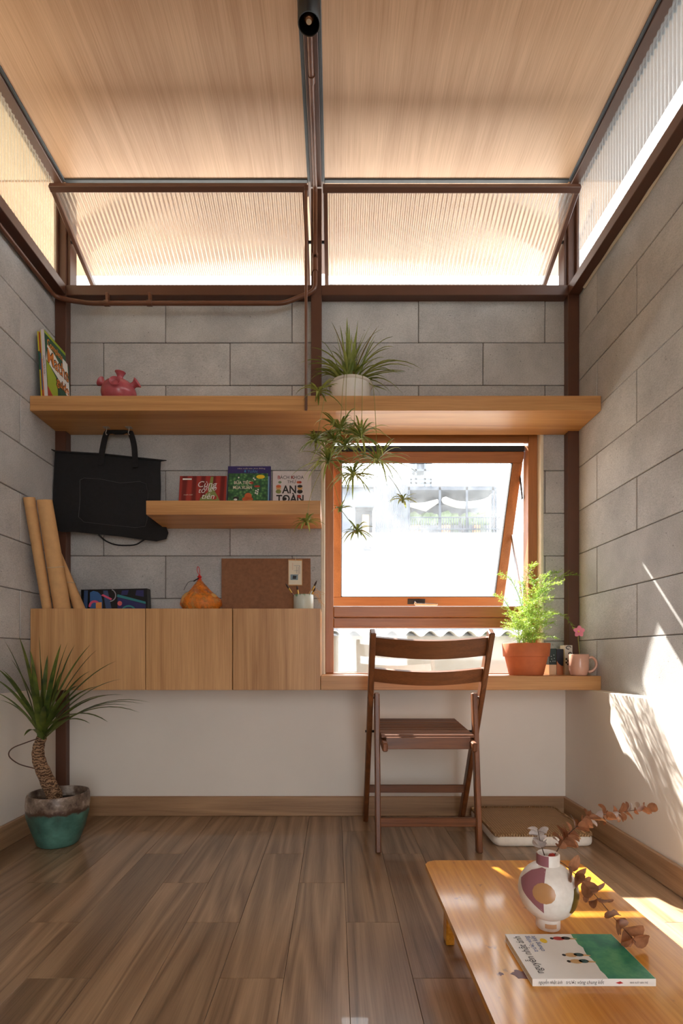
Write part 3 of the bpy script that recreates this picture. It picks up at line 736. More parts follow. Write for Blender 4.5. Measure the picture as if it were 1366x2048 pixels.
text('title_lettering', 'trước vòng', .0135, 'ink_blue', cov, (bx0+.042, by0+.080, bz), Yn, Xm, wid=.054, ext=.0004)
text('title_lettering', 'chung kết', .0135, 'ink_blue', cov, (bx0+.055, by0+.082, bz), Yn, Xm, wid=.052, ext=.0004)
color('sticker_yellow', 238, 200, 40, .5); color('print_red', 178, 46, 40, .5); color('print_skin', 208, 166, 110, .5); color('print_teal', 40, 78, 76, .5)
star = []
for i in range(24):
    r_ = .0085 if i % 2 else .0072; star.append((bx0+.066+math.cos(6.283*i/24)*r_*.8, by0+.118+math.sin(6.283*i/24)*r_, bz))
part('sticker', sheet(star, (0,0,1), .0003), 'sticker_yellow', cov)
def ell(cx, cy, rx_, ry_, z, n=12): return [(cx+rx_*math.cos(6.283*i/n), cy+ry_*math.sin(6.283*i/n), z) for i in range(n)]
for cx, cy, c1 in ((bx0+.098, by0+.126, 'print_red'), (bx0+.097, by0+.070, 'print_skin'), (bx0+.097, by0+.050, 'print_skin')):
    part('printed_figure', sheet(ell(cx-.013, cy, .0035, .0035, bz), (0,0,1), .0003), 'ink', cov)
    part('printed_figure', sheet(ell(cx, cy, .011, .0065, bz), (0,0,1), .0003), c1, cov)
    part('printed_figure', sheet(ell(cx+.014, cy+.001, .009, .0055, bz), (0,0,1), .0003), 'print_teal' if c1 != 'print_red' else 'ink', cov)
    part('printed_figure', sheet([(cx+.02, cy-.003, bz), (cx+.034, cy-.0032, bz), (cx+.034, cy-.001, bz), (cx+.02, cy+.003, bz)], (0,0,1), .0003), 'print_skin', cov)
text('spine_lettering', 'nguyễn nhật ánh', .0085, 'ink', cov, (bx0+.010, by0-.0006, TZ+.0042), Xd, Zd, wid=.040, ext=.0003, shear=.2)
text('spine_lettering', 'trước vòng chung kết', .0085, 'ink', cov, (bx0+.056, by0-.0006, TZ+.0042), Xd, Zd, wid=.064, ext=.0003, shear=.2)
text('spine_lettering', 'NHÀ XUẤT BẢN TRẺ', .0042, 'ink', cov, (bx0+.164, by0-.0006, TZ+.0048), Xd, Zd, wid=.030, ext=.0003)
part('spine_figure', sheet([(x, by0-.0006, z) for x, z in ((bx0+.140, TZ+.006), (bx0+.146, TZ+.004), (bx0+.153, TZ+.0055), (bx0+.148, TZ+.0085))], (0,-1,0), .0003), 'print_red', cov)

# vase
vx, vy = .4385, 1.078
def vase_mat():
    m = NT('painted_stoneware'); m.base(m.ramp(m.noise(m.coords(), 90, 3), [(.3, srgb(230,221,210)), (.7, srgb(240,232,222))])); m.set(.35); return m.m
M['stoneware'] = vase_mat()
vs = thing('ball_vase', (vx, vy, TZ), 'round off-white vase with mauve and ochre shapes on the low table', 'vase')
R_ = .0585; VC = TZ+.076
prof = [(.0, 0), (.022, 0), (.0235, .002), (.0235, .024)]
for i in range(13):
    t = math.radians(-63+ (63+67)*i/12); prof.append((R_*math.cos(t), .076+R_*math.sin(t)))
prof += [(.0225, .132), (.0225, .150), (.0205, .152), (.0185, .150), (.018, .128), (.0, .120)]
vb = part('body', lathe(prof, (vx, vy, TZ), 40), 'stoneware', vs, True)
def patch(pts, mat, name='painted_patch', lift=.0006):
    """pts: (azimuth deg, elevation deg) on the ball facing the camera at azimuth 0"""
    bm = bmesh.new(); cen = (sum(p[0] for p in pts)/len(pts), sum(p[1] for p in pts)/len(pts))
    def S(a_, e_):
        a_ = math.radians(a_-24); e_ = math.radians(e_); q_ = R_+lift
        return V((vx+q_*math.cos(e_)*math.sin(a_), vy-q_*math.cos(e_)*math.cos(a_), VC+q_*math.sin(e_)))
    dense = []
    for (p, q_) in zip(pts, pts[1:]+pts[:1]):
        for i in range(4): dense.append((p[0]+(q_[0]-p[0])*i/4, p[1]+(q_[1]-p[1])*i/4))
    rr = [[bm.verts.new(S(cen[0]+(p[0]-cen[0])*s, cen[1]+(p[1]-cen[1])*s)) for p in dense] for s in (1, .75, .5, .25)]
    cv = bm.verts.new(S(*cen)); n_ = len(dense)
    for a_, b_ in zip(rr, rr[1:]):
        for j in range(n_): bm.faces.new((a_[j], a_[(j+1)%n_], b_[(j+1)%n_], b_[j]))
    for j in range(n_): bm.faces.new((rr[-1][j], rr[-1][(j+1)%n_], cv))
    return part(name, bm, mat, vb, True)
color('mauve_glaze', 152, 98, 104, .3); color('ochre_glaze', 186, 136, 88, .3); color('olive_glaze', 104, 86, 40, .3); color('tan_glaze', 196, 150, 112, .3)
patch([(-70,24), (-52,50), (-24,64), (-6,62), (-6,10), (-6,-26), (-30,-8), (-52,6)], 'mauve_glaze')
patch([(-6+22*math.cos(6.283*i/14), 14+19*math.sin(6.283*i/14)) for i in range(14)], 'ochre_glaze', lift=.0011)
patch([(60,20), (80,24), (84,-6), (62,-30), (48,-24), (50,-6)], 'olive_glaze')
bm = bmesh.new()
for i in range(9):
    t = math.radians(-28+56*i/8-8)
    for z in (.007, .016): bm.verts.new((vx+.0239*math.sin(t), vy-.0239*math.cos(t), TZ+z))
bm.verts.ensure_lookup_table()
for i in range(8): bm.faces.new((bm.verts[2*i], bm.verts[2*i+2], bm.verts[2*i+3], bm.verts[2*i+1]))
part('painted_patch', bm, 'tan_glaze', vb)
bm = bmesh.new()
for i in range(9):
    t = math.radians(-109+90*i/8)
    for z in (.130, .1515): bm.verts.new((vx+.0229*math.sin(t), vy-.0229*math.cos(t), TZ+z))
bm.verts.ensure_lookup_table()
for i in range(8): bm.faces.new((bm.verts[2*i], bm.verts[2*i+2], bm.verts[2*i+3], bm.verts[2*i+1]))
part('painted_patch', bm, 'mauve_glaze', vb)

# eucalyptus
def euc_leaf(c, d, nrm, r, cup=.25):
    """roundish leaf: stalk at c, pointing along d"""
    bm = bmesh.new(); d = d.normalized(); s = d.cross(nrm).normalized(); n_ = s.cross(d)
    out = []
    N = 12
    for i in range(N):
        t = 2*math.pi*i/N; x = math.cos(t); y = math.sin(t)
        lx_ = (1-x)*r; w_ = y*r*.85*(1+.12*x)
        out.append(bm.verts.new(V(c)+d*lx_+s*w_+n_*(cup*abs(w_)*1.0+.15*r*math.sin(lx_/r*1.6))))
    mid = bm.verts.new(V(c)+d*r+n_*(.15*r))
    for i in range(N): bm.faces.new((out[i], out[(i+1)%N], mid))
    return bm
def branch(name, label, pts, nleaf, r0, r1, mat, seed, spread=.5, group='dried stems in the vase', start=.15, dup=2):
    rng = random.Random(seed); pth = smoothpath(pts, 8); base = V(pts[0])
    t = thing(name, base, label, 'dried branch', group)
    part('stem', tube(pth, [.0013*(1-.6*i/len(pth)) for i in range(len(pth))], 6), 'twig', t)
    for i in range(nleaf):
        f = start+(1-start)*(i+.5)/nleaf; k_ = min(len(pth)-2, int(f*(len(pth)-1))); p = pth[k_]; d = (pth[k_+1]-pth[k_]).normalized()
        a0 = rng.uniform(0, 6.28)
        for j in range(dup):
            o1 = d.orthogonal().normalized(); o2 = d.cross(o1); a_ = a0+math.pi*j+rng.uniform(-.5, .5)
            out = o1*math.cos(a_)+o2*math.sin(a_)
            dd = (out+d*rng.uniform(.0, .7)); nn = (d*1.0+V((rng.uniform(-.5,.5), rng.uniform(-.9,.1), rng.uniform(-.3,.5))))
            rr_ = (r0+(r1-r0)*f)*rng.uniform(.8, 1.15)
            lb = euc_leaf(p, dd, nn, rr_, rng.uniform(.1, .6))
            for v_ in lb.verts: v_.co.z = max(v_.co.z, TZ+.003)
            part('leaf', lb, mat if rng.random() > .15 or mat != 'euc' or 'drooping' in label else 'euc_w', t, True)
    return t
nk = V((vx, vy, TZ+.125))
branch('eucalyptus_branch', 'long dried eucalyptus stem arching up to the right from the vase', [nk, P(1112, 1705, 1.085), P(1140, 1665, 1.11), P(1185, 1635, 1.13), P(1240, 1625, 1.15), P(1298, 1616, 1.16)], 27, .0165, .0105, 'euc', 3, start=.24)
branch('eucalyptus_branch', 'drooping dried eucalyptus stem bending from vase toward the book', [nk, P(1116, 1722, 1.07), P(1150, 1748, 1.05), P(1190, 1790, 1.035), P(1232, 1840, 1.02), P(1272, 1885, .985)], 9, .019, .017, 'euc', 11, start=.30)
branch('eucalyptus_branch', 'short stem with silvery grey leaves at left of vase mouth', [nk, P(1087, 1705, 1.075), P(1081, 1685, 1.075), P(1075, 1658, 1.07)], 5, .0145, .012, 'euc_w', 5, start=.45)
color('red_pod', 150, 44, 34, .3)
sp = thing('seed_pod', P(1104, 1738, 1.066), 'glossy red seed pod poking out of the vase mouth', 'seed pod')
part('pod', lathe([(.0, -.014), (.006, -.011), (.0085, -.002), (.008, .006), (.005, .012), (.0, .014)], P(1104, 1719, 1.066), 16), 'red_pod', sp, True)
part('stalk', tube([P(1104, 1731, 1.066), nk], .0015, 6), 'twig', sp)
# ================================================================== DRACAENA
def dpot_mat():
    m = NT('weathered_turquoise_glaze'); tc = m.n('ShaderNodeTexCoord'); sx = m.n('ShaderNodeSeparateXYZ'); m.l(tc.outputs['Object'], sx.inputs[0])
    vec = m.coords(); nz = m.noise(vec, 16, 5, .65); big = m.noise(vec, 7, 4, .6)
    glaze = m.ramp(big, [(.30, srgb(44,46,40)), (.48, srgb(62,104,94)), (.72, srgb(100,152,138))])
    crust = m.ramp(nz, [(.35, srgb(72,54,42)), (.50, srgb(128,110,96)), (.64, srgb(190,178,166))])
    ad = m.n('ShaderNodeMath', operation='MULTIPLY_ADD'); m.l(nz, ad.inputs[0]); ad.inputs[1].default_value = .05; m.l(sx.outputs[2], ad.inputs[2])
    k1 = m.ramp(ad.outputs[0], [(.158, GR(0)), (.164, GR(1))]); k2 = m.ramp(ad.outputs[0], [(.170, GR(0)), (.182, GR(1))])
    c = m.mix(k1, glaze, srgb(70,46,34)); c = m.mix(k2, c, crust); m.base(c)
    m.set(.4); m.bump(nz, .4, .004); return m.m
M['dpot'] = dpot_mat()
px, py = -1.115, 2.12
dp = thing('potted_dracaena', (px, py, 0), 'spiky dracaena with bent trunk in a turquoise glazed floor pot', 'potted plant')
part('pot', lathe([(.0, 0), (.070, 0), (.078, .006), (.098, .06), (.114, .12), (.118, .165), (.116, .195), (.112, .206), (.107, .206), (.106, .195), (.106, .165), (.0, .165)], (px, py, 0), 36, wob=.012), 'dpot', dp, True)
part('soil', lathe([(.105, .166), (.07, .172), (.0, .176)], (px, py, 0), 20), 'soil', dp)
def trunk_mat():
    m = NT('ringed_bark'); vec = m.coords((1,1,1)); wv = m.n('ShaderNodeTexWave', bands_direction='Z'); m.l(vec, wv.inputs['Vector']); wv.inputs['Scale'].default_value = 26; wv.inputs['Distortion'].default_value = 11; wv.inputs['Detail'].default_value = 5; wv.inputs['Detail Scale'].default_value = 2.5
    m.base(m.ramp(wv.outputs['Fac'], [(.2, srgb(84,58,40)), (.8, srgb(168,132,100))])); m.set(.85); m.bump(wv.outputs['Fac'], .7, .004); return m.m
M['bark'] = trunk_mat()
tp = smoothpath([P(110, 1592, 2.13), P(92, 1555, 2.13), P(78, 1520, 2.12), P(77, 1495, 2.12), P(84, 1474, 2.11)], 5)
tp[0] = V((tp[0].x, tp[0].y, .165))
part('trunk', tube(tp, [.030-.012*i/len(tp)+.0012*math.sin(i*2.1) for i in range(len(tp))], 12), 'bark', dp, True)
crown = P(85, 1474, 2.11)
rng = random.Random(4)
tips = [(8,1280,2.05,.5),(38,1273,2.12,.4),(78,1273,2.1,.3),(3,1338,1.98,.5),(22,1318,2.04,.6),(-8,1335,1.9,.5),(-14,1355,1.9,.5),(-16,1382,1.92,.5),(150,1289,2.2,.5),(136,1284,2.15,.4),(122,1288,2.05,.4),
 (181,1289,2.1,.6),(193,1300,2.2,.6),(232,1322,2.12,.7),(243,1358,2.15,.8),(246,1390,2.05,.9),(300,1405,2.1,1.0),(286,1408,2.15,1.0),(279,1425,2.0,1.0),(180,1447,2.05,1.0),(216,1444,1.95,1.1),(180,1342,2.25,.8),(64,1328,1.95,.4),(110,1335,2.0,.4),(95,1310,2.2,.3),(130,1335,2.25,.5),(60,1300,2.2,.4),
 (48,1472,1.98,1.0),(0,1400,2.0,.6),(160,1370,1.9,.7),(60,1370,1.88,.4),(88,1412,1.9,.2),(200,1372,2.0,.8),(262,1412,2.2,1.0),(218,1390,2.25,.9)]
for u, v, Y, sag in tips:
    tip = P(u, v, Y); tip.x = max(tip.x, XL+.012); L = (tip-crown).length
    mid = crown.lerp(tip, .5)+V((0, 0, .03+.20*sag*L))
    b0 = crown+V((rng.uniform(-.012,.012), rng.uniform(-.012,.012), rng.uniform(-.012,.012)))
    part('leaf', blade(b0, mid, tip, rng.uniform(.019, .026), 10, .35), 'drac', dp, True)
part('dry_shoot', tube(smoothpath([P(76, 1477, 2.09), P(50, 1486, 2.06), P(24, 1497, 2.03), P(18, 1512, 2.03), P(38, 1528, 2.04), P(70, 1537, 2.06)], 4), .0022, 6), 'twig', dp, True)

# ================================================================== SPIDER PLANT
sx0, sy0, sz0 = .073, 2.375, EYE+1.118
spn = thing('spider_plant', (sx0, sy0, sz0), 'spider plant in a white plastic pot trailing plantlets over the shelf edge', 'potted plant')
color('white_plastic', 222, 218, 210, .45)
part('pot', lathe([(.0, 0), (.080, 0), (.084, .008), (.091, .080), (.092, .096), (.098, .100), (.100, .106), (.094, .106), (.089, .095), (.0, .092)], (sx0, sy0, sz0), 36), 'white_plastic', spn, True)
part('soil', lathe([(.088, .095), (.0, .100)], (sx0, sy0, sz0), 18), 'soil', spn)
rng = random.Random(12); cr = V((sx0, sy0, sz0+.098))
stips = [(662,642,.5),(694,634,.2),(716,640,.1),(744,646,.3),(757,652,.5),(787,673,.8),(780,697,.9),(846,740,1.3),(800,748,1.2),(808,790,1.5),(785,788,1.5),(762,790,1.4),(800,722,1.0),(830,738,1.2),
 (622,695,.9),(640,680,.8),(612,730,1.1),(600,726,1.1),(630,712,.9),(640,735,1.0),(620,760,1.3),(648,718,.8),(690,660,.1),(704,668,.0),(730,662,.2),(672,668,.4),(750,680,.5),(660,700,.6),(770,715,.9),(640,756,1.3),(665,690,.5),(715,655,.1),(740,700,.5),(680,650,.3),(726,680,.1),(780,740,1.1),(626,745,1.2),(752,668,.4),(698,650,.1),(709,690,.0),(690,700,.1),(720,700,.1),(660,730,.8),(760,730,.9)]
rg2 = random.Random(77)
stips += [(698+rg2.gauss(0, 46), 730+rg2.gauss(0, 32), rg2.uniform(.2, 1.2)) for _ in range(34)]
for u, v, sag in stips:
    Y = sy0+rng.uniform(-.11, .08); tip = P(u, v, Y); L = (tip-cr).length
    b0 = cr+V((rng.uniform(-.03,.03), rng.uniform(-.03,.03), 0))
    mid = b0.lerp(tip, .5)+V((0, 0, .02+.28*sag*L))
    o = part('leaf', blade(b0, mid, tip, rng.uniform(.010, .016), 8, .4), 'spider' if rng.random() > .08 else 'spider_dry', spn, True)
def plantlet(u, v, Y, n, L, seed):
    rg = random.Random(seed); c = P(u, v, Y); bm = bmesh.new()
    n = int(n*2.2); L *= 1.15
    for i in range(n):
        a_ = 6.283*i/n+rg.uniform(-.4, .4); el = rg.uniform(-.1, 1.1); l = L*rg.uniform(.6, 1.15)
        d = V((math.cos(a_)*math.cos(el), math.sin(a_)*math.cos(el)*.7, math.sin(el)))
        tip = c+d*l-V((0, 0, l*rg.uniform(.2, .75))); mid = c+d*l*.62
        blade(c, mid, tip, rg.uniform(.0075, .0115), 6, .4, bm=bm)
    tube([c+V((0,0,.012)), c-V((0,0,.012))], [.003, .006], 6, bm)
    part('plantlet', bm, 'spider', spn, True); return c
pl = [(637,784,2.20,9,.095,1),(680,862,2.19,20,.15,2),(632,882,2.20,15,.085,3),(656,922,2.19,18,.125,4),(722,872,2.20,16,.125,5),(754,922,2.18,18,.14,6),(706,950,2.19,20,.11,7),(690,893,2.18,16,.11,8),(613,1045,2.19,11,.075,9),(681,1018,2.19,5,.055,10),(714,1062,2.19,13,.075,11),(806,1000,2.17,9,.065,12),(668,880,2.21,14,.10,13)]
cs = [plantlet(*a_) for a_ in pl]
rim = lambda dx: V((sx0+dx, sy0-math.sqrt(max(0, .1**2-dx*dx)), sz0+.106))
def runner(pts, r=.0012): part('runner', tube(smoothpath(pts, 6), r, 5), 'runner', spn)
ed = YF-.012
for i, dx in ((0,-.09),(1,-.03),(2,-.075),(4,.05),(5,.085),(6,.02),(7,-.02)):
    c = cs[i]; p = rim(dx); runner([p, V((p.x*.6+c.x*.4, ed-.01, sz0+.02)), V((p.x*.3+c.x*.7, c.y-.004, (sz0+c.z)/2)), c])
runner([cs[1], cs[3]]); runner([cs[3]+V((-.01,0,0)), cs[8]+V((.02,0,.12)), cs[8]]); runner([cs[3], cs[9]+V((-.02,0,.08)), cs[9]]); runner([cs[9], cs[10]]); runner([cs[6], cs[9]+V((.02,0,.05)), cs[9]]); runner([cs[5], cs[11]+V((-.03,0,.06)), cs[11]]); runner([cs[2], cs[12], cs[7]])

# ================================================================== FERN
tx, ty, tz = .861, 2.36, EYE-.0836
fn = thing('potted_fern', (tx, ty, tz), 'feathery asparagus fern in a terracotta pot on the desk', 'potted plant')
part('pot', lathe([(.0, 0), (.071, 0), (.074, .004), (.092, .083), (.099, .084), (.103, .140), (.101, .143), (.094, .143), (.091, .128), (.0, .126)], (tx, ty, tz), 40), 'terra', fn, True)
part('soil', lathe([(.090, .128), (.0, .132)], (tx, ty, tz), 18), 'soil', fn)
rng = random.Random(21)
def frond(p0, p1, p2, bl, dens, seed):
    rg = random.Random(seed); bm = bmesh.new(); p0, p1, p2 = V(p0), V(p1), V(p2); N = dens
    pth = [p0*(1-t)**2+p1*2*t*(1-t)+p2*t*t for t in [i/12 for i in range(13)]]
    tube(pth, [.0016*(1-.7*i/12) for i in range(13)], 5, bm)
    for i in range(N):
        t = .22+.78*i/N; c = p0*(1-t)**2+p1*2*t*(1-t)+p2*t*t; d = ((p1-p0)*(1-t)+(p2-p1)*t).normalized()
        for sg in (-1, 1):
            s = d.cross(V((rg.uniform(-.4,.4), rg.uniform(-.5,.5), 1))); s = s.normalized()*sg
            bd = (s*1.0+d*rg.uniform(.3, .9)+V((0,0,rg.uniform(-.3,.25)))).normalized(); l = bl*(1-.65*t)*rg.uniform(.6, 1.1)
            K = max(4, int(l/.0036))
            for k_ in range(K):
                q_ = c+bd*l*k_/K
                for m_ in range(3):
                    nd_ = (bd*.5+V((rg.gauss(0,1), rg.gauss(0,1), rg.gauss(0,.8)))*.6).normalized()*rg.uniform(.006, .010); sd_ = nd_.cross(V((rg.uniform(-1,1), rg.uniform(-1,1), 1))).normalized()*.0008
                    a_ = bm.verts.new(q_-sd_); b_ = bm.verts.new(q_+sd_); e_ = bm.verts.new(q_+nd_)
                    bm.faces.new((a_, b_, e_))
    part('frond', bm, 'fern', fn)
fc = V((tx, ty, tz+.132))
ftips = [(1158,1150,2.40,.10),(1118,1145,2.42,.09),(1072,1128,2.38,.07),(1070,1160,2.30,.10),(995,1148,2.33,.06),(984,1190,2.28,.06),(1040,1165,2.42,.06),(1150,1262,2.38,.05),(1125,1165,2.3,.08),(1090,1180,2.3,.09),
 (1012,1248,2.26,.09),(1030,1225,2.28,.09),(1060,1205,2.25,.10),(1090,1225,2.26,.10),(1110,1245,2.28,.09),(1118,1275,2.3,.07),(1005,1258,2.33,.08),(1046,1215,2.42,.09),(1080,1200,2.44,.09),(1110,1225,2.43,.08),(1020,1272,2.23,.07),(1055,1260,2.20,.08),(1085,1268,2.22,.08),(1040,1240,2.2,.08),(1070,1235,2.2,.08),(1100,1195,2.36,.08)]
for i, (u, v, Y, bl) in enumerate(ftips):
    tip = P(u, v, Y); tip.x = min(tip.x, XR-.02); b0 = fc+V((rng.uniform(-.04,.04), rng.uniform(-.04,.04), 0)); L = (tip-b0).length
    mid = V((b0.x*.75+tip.x*.25, b0.y*.75+tip.y*.25, max(tip.z, b0.z+.03)+.05*L)) if tip.z > b0.z else b0.lerp(tip, .5)+V((0,0,.12))
    if (u, v) == (1150, 1262): mid = P(1108, 1180, 2.36)
    frond(b0, mid, tip, bl, 9+int(L*34), 100+i)
# mug, flower, little books
mx, my, mz = 1.066, 2.292, tz
mg = thing('coffee_mug', (mx, my, mz), 'pinkish beige ceramic mug at the right end of the desk', 'mug')
part('body', lathe([(.0, 0), (.030, 0), (.034, .004), (.0405, .03), (.0418, .092), (.0405, .0935), (.0392, .092), (.038, .03), (.0, .012)], (mx, my, mz), 36), 'mug', mg, True)
hp = [V((mx+.038, my-.012, mz+.078)), V((mx+.052, my-.016, mz+.080)), V((mx+.066, my-.018, mz+.064)), V((mx+.067, my-.018, mz+.042)), V((mx+.054, my-.016, mz+.022)), V((mx+.036, my-.012, mz+.016))]
part('handle', tube(smoothpath(hp, 5), .0058, 10), 'mug', mg, True)
fl = thing('pink_flower', (mx, my, mz+.012), 'single pink five-petalled flower standing in the mug', 'flower')
fcn = V((mx-.004, my-.005, EYE+(V0-1263)/F*2.287))
part('stem', tube(smoothpath([V((mx+.008, my+.01, mz+.014)), V((mx+.004, my, mz+.09)), fcn+V((.002, .006, -.03)), fcn+V((0,.004,0))], 5), .0016, 6), 'runner', fl)
color('petal_pink', 226, 132, 150, .5); color('stamen', 236, 206, 90, .6)
for i in range(5):
    a_ = 6.283*i/5+.3; d = V((math.cos(a_), -.25, math.sin(a_)))
    part('petal', euc_leaf(fcn+d*.002, d, V((0, -1, .1)), .0125, .3), 'petal_pink', fl, True)
part('flower_centre', lathe([(.0, .006), (.003, .005), (.004, .001), (.0, 0)], fcn, 10, axis=V((0,-1,0))), 'stamen', fl, True)
color('bottle_green', 44, 62, 58, .5); color('pale_tan', 226, 190, 150, .6); color('navy_print', 30, 32, 46, .5); color('orange_tan', 196, 122, 78, .6); color('off_white', 216, 206, 192, .6)
tb0 = tz
b1 = thing('small_book', (1.0, 2.445, tb0), 'small book with dark green and tan spine beside the fern pot', 'book', 'small books by the mug')
part('cover', box(.985, 1.019, 2.41, 2.484, tb0+.046, tb0+.120, .001), 'bottle_green', b1); part('cover_base', box(.985, 1.019, 2.41, 2.484, tb0, tb0+.046, .001), 'pale_tan', b1)
color('dot_white', 190, 200, 196, .6)
for i, (dx, dz) in enumerate(((.006,.06),(.012,.072),(.018,.062),(.024,.075),(.010,.084),(.022,.09),(.027,.062))):
    part('printed_dot', sheet([(.985+dx+.0022*math.cos(t), 2.41, tb0+dz+.0022*math.sin(t)) for t in [6.283*i/7 for i in range(7)]], (0,-1,0), .0004), 'dot_white', b1)
b2 = thing('small_book', (1.035, 2.445, tb0), 'small book with navy arc over tan spine, middle of three', 'book', 'small books by the mug')
part('cover', box(1.021, 1.051, 2.412, 2.484, tb0, tb0+.118, .001), 'orange_tan', b2)
part('printed_arc', sheet([(1.021, 2.412, tb0+.118), (1.051, 2.412, tb0+.118), (1.051, 2.412, tb0+.040), (1.041, 2.412, tb0+.042), (1.031, 2.412, tb0+.050), (1.021, 2.412, tb0+.064)], (0,-1,0), .0005), 'navy_print', b2)
b3 = thing('small_book', (1.07, 2.425, tb0), 'small pale book with black checks and swirls behind the mug', 'book', 'small books by the mug')
part('cover', box(1.053, 1.088, 2.400, 2.452, tb0, tb0+.135, .001), 'off_white', b3)
for i in range(3):
    for j in range(4):
        if (i+j) % 2: part('printed_check', sheet([(1.056+i*.008, 2.400, tb0+.044+j*.008), (1.064+i*.008, 2.400, tb0+.044+j*.008), (1.064+i*.008, 2.400, tb0+.052+j*.008), (1.056+i*.008, 2.400, tb0+.052+j*.008)], (0,-1,0), .0004), 'ink', b3)
part('printed_swirl', tube([V((1.070+.011*math.cos(t), 2.3995, tb0+.124+.007*math.sin(t))) for t in [i*.35 for i in range(15)]], .0018, 5), 'ink', b3)
part('printed_swirl', tube([V((1.077+.007*math.cos(t), 2.3995, tb0+.096+.006*math.sin(t))) for t in [i*.4 for i in range(14)]], .0022, 5), 'ink', b3)

# ================================================================== TOP SHELF: school books, pink vase
SZ = EYE+1.118
def lean_book(name, xb, xt, th, y0, y1, H, cov, spine, label, top=None):
    """standing book leaning left: foot at xb, head at xt (right faces), spine to the camera"""
    d = V((xt-xb, 0, H)).normalized(); nr = V((d.z, 0, -d.x)); t = thing(name, (xb, (y0+y1)/2, SZ), label, 'book', 'school books leaning on the left wall')
    L = V((xt-xb, 0, H)).length; c = V((xb, (y0+y1)/2, SZ+.0015))+d*L/2-nr*th/2
    part('pages', obox(c+Yd*.002, nr, Yd, d, th*.86, y1-y0-.006, L-.004), 'pages', t)
    for s in (-1, 1): part('cover', obox(c+nr*s*(th/2-.0006), nr, Yd, d, .0012, y1-y0, L), cov, t)
    spn_ = part('spine', obox(c-Yd*((y1-y0)/2-.0006), nr, Yd, d, th, .0014, L), spine, t)
    return t, d, nr, V((xb, y0, SZ+.0015)), L, spn_
color('book_green', 28, 84, 60, .4); color('book_lime', 158, 176, 40, .4); color('book_yellow', 214, 196, 50, .4); color('book_orange', 226, 132, 40, .4); color('book_red', 176, 52, 40, .4); color('book_purple', 78, 70, 120, .4); color('book_blue', 70, 92, 140, .4); color('book_white', 214, 206, 206, .4)
t, d, nr, o, L, s_ = lean_book('school_book', -1.2690, -1.2865, .008, 2.285, 2.48, .296, 'book_green', 'book_yellow', 'thin book with a green and yellow spine nearest the left wall')
part('spine_band', obox(o-Yd*.0006+d*.17-nr*.004, nr, Yd, d, .0082, .001, .08), 'book_green', s_)
t, d, nr, o, L, s_ = lean_book('school_book', -1.2625, -1.2800, .006, 2.282, 2.48, .290, 'book_purple', 'book_red', 'thin book with a mixed red and blue spine among school books')
part('spine_band', obox(o-Yd*.0006+d*.12-nr*.003, nr, Yd, d, .0062, .001, .16), 'book_blue', s_)
t, d, nr, o, L, s_ = lean_book('school_book', -1.2565, -1.2742, .0055, 2.280, 2.48, .298, 'book_lime', 'book_yellow', 'thin yellow-topped book with an orange spine foot beside the white spine')
part('spine_band', obox(o-Yd*.0006+d*.09-nr*.0028, nr, Yd, d, .0057, .001, .17), 'book_orange', s_)
t, d, nr, o, L, s_ = lean_book('school_book', -1.2415, -1.2590, .0145, 2.275, 2.480, .300, 'book_green', 'book_white', 'green maths guide with orange lettering and a white spine')
g_ = lambda y, s, e=.0003: o+Yd*y+d*s+nr*e           # point on the cover: y from spine, s up
def cpoly(pts, mat, e=.0002, name='printed_panel'): return part(name, sheet([g_(y, s, e) for y, s in pts], nr, .0002), mat, t)
W_ = .205
cpoly([(0,.286),(W_,.286),(W_,.299),(0,.299)], 'book_lime')
cpoly([(.004,.002),(.088,.002),(.088,.128),(.05,.148),(.004,.176)], 'book_lime')
cpoly([(.002,.0),(.088,.0),(.002,.056)], 'book_red', .0005)
cpoly([(.148,.205),(.194,.205),(.194,.258),(.148,.258)], 'white')
cpoly([(.004,.172),(.090,.140),(.19,.085),(.198,.10),(.198,.18),(.14,.205),(.07,.235),(.02,.245)], 'white', .0003)
text('title_lettering', 'Complete', .044, 'book_orange', t, g_(.018, .243), Yd, d, wid=.13, ext=.0008, off=.0006)
text('title_outline', 'Maths', .088, 'ink', t, g_(.010, .168, .0002), Yd, d, wid=.184, ext=.0006, off=.0035)
text('title_lettering', 'Maths', .088, 'book_orange', t, g_(.012, .168, .0004), Yd, d, wid=.178, ext=.0008, off=.0005)
text('title_outline', 'guide', .056, 'ink', t, g_(.080, .105, .0002), Yd, d, wid=.116, ext=.0006, off=.003)
text('title_lettering', 'guide', .056, 'book_orange', t, g_(.082, .105, .0004), Yd, d, wid=.112, ext=.0008, off=.0005)
text('spine_lettering', 'Complete Maths Guide 1', .010, 'ink', t, o+d*.185-nr*.011-Yd*.0008, -d, nr, wid=.085, ext=.0002)
cpoly([(.15+.026*math.cos(6.283*i/10), .022+.02*math.sin(6.283*i/10)) for i in range(10)], 'book_yellow', .0004)

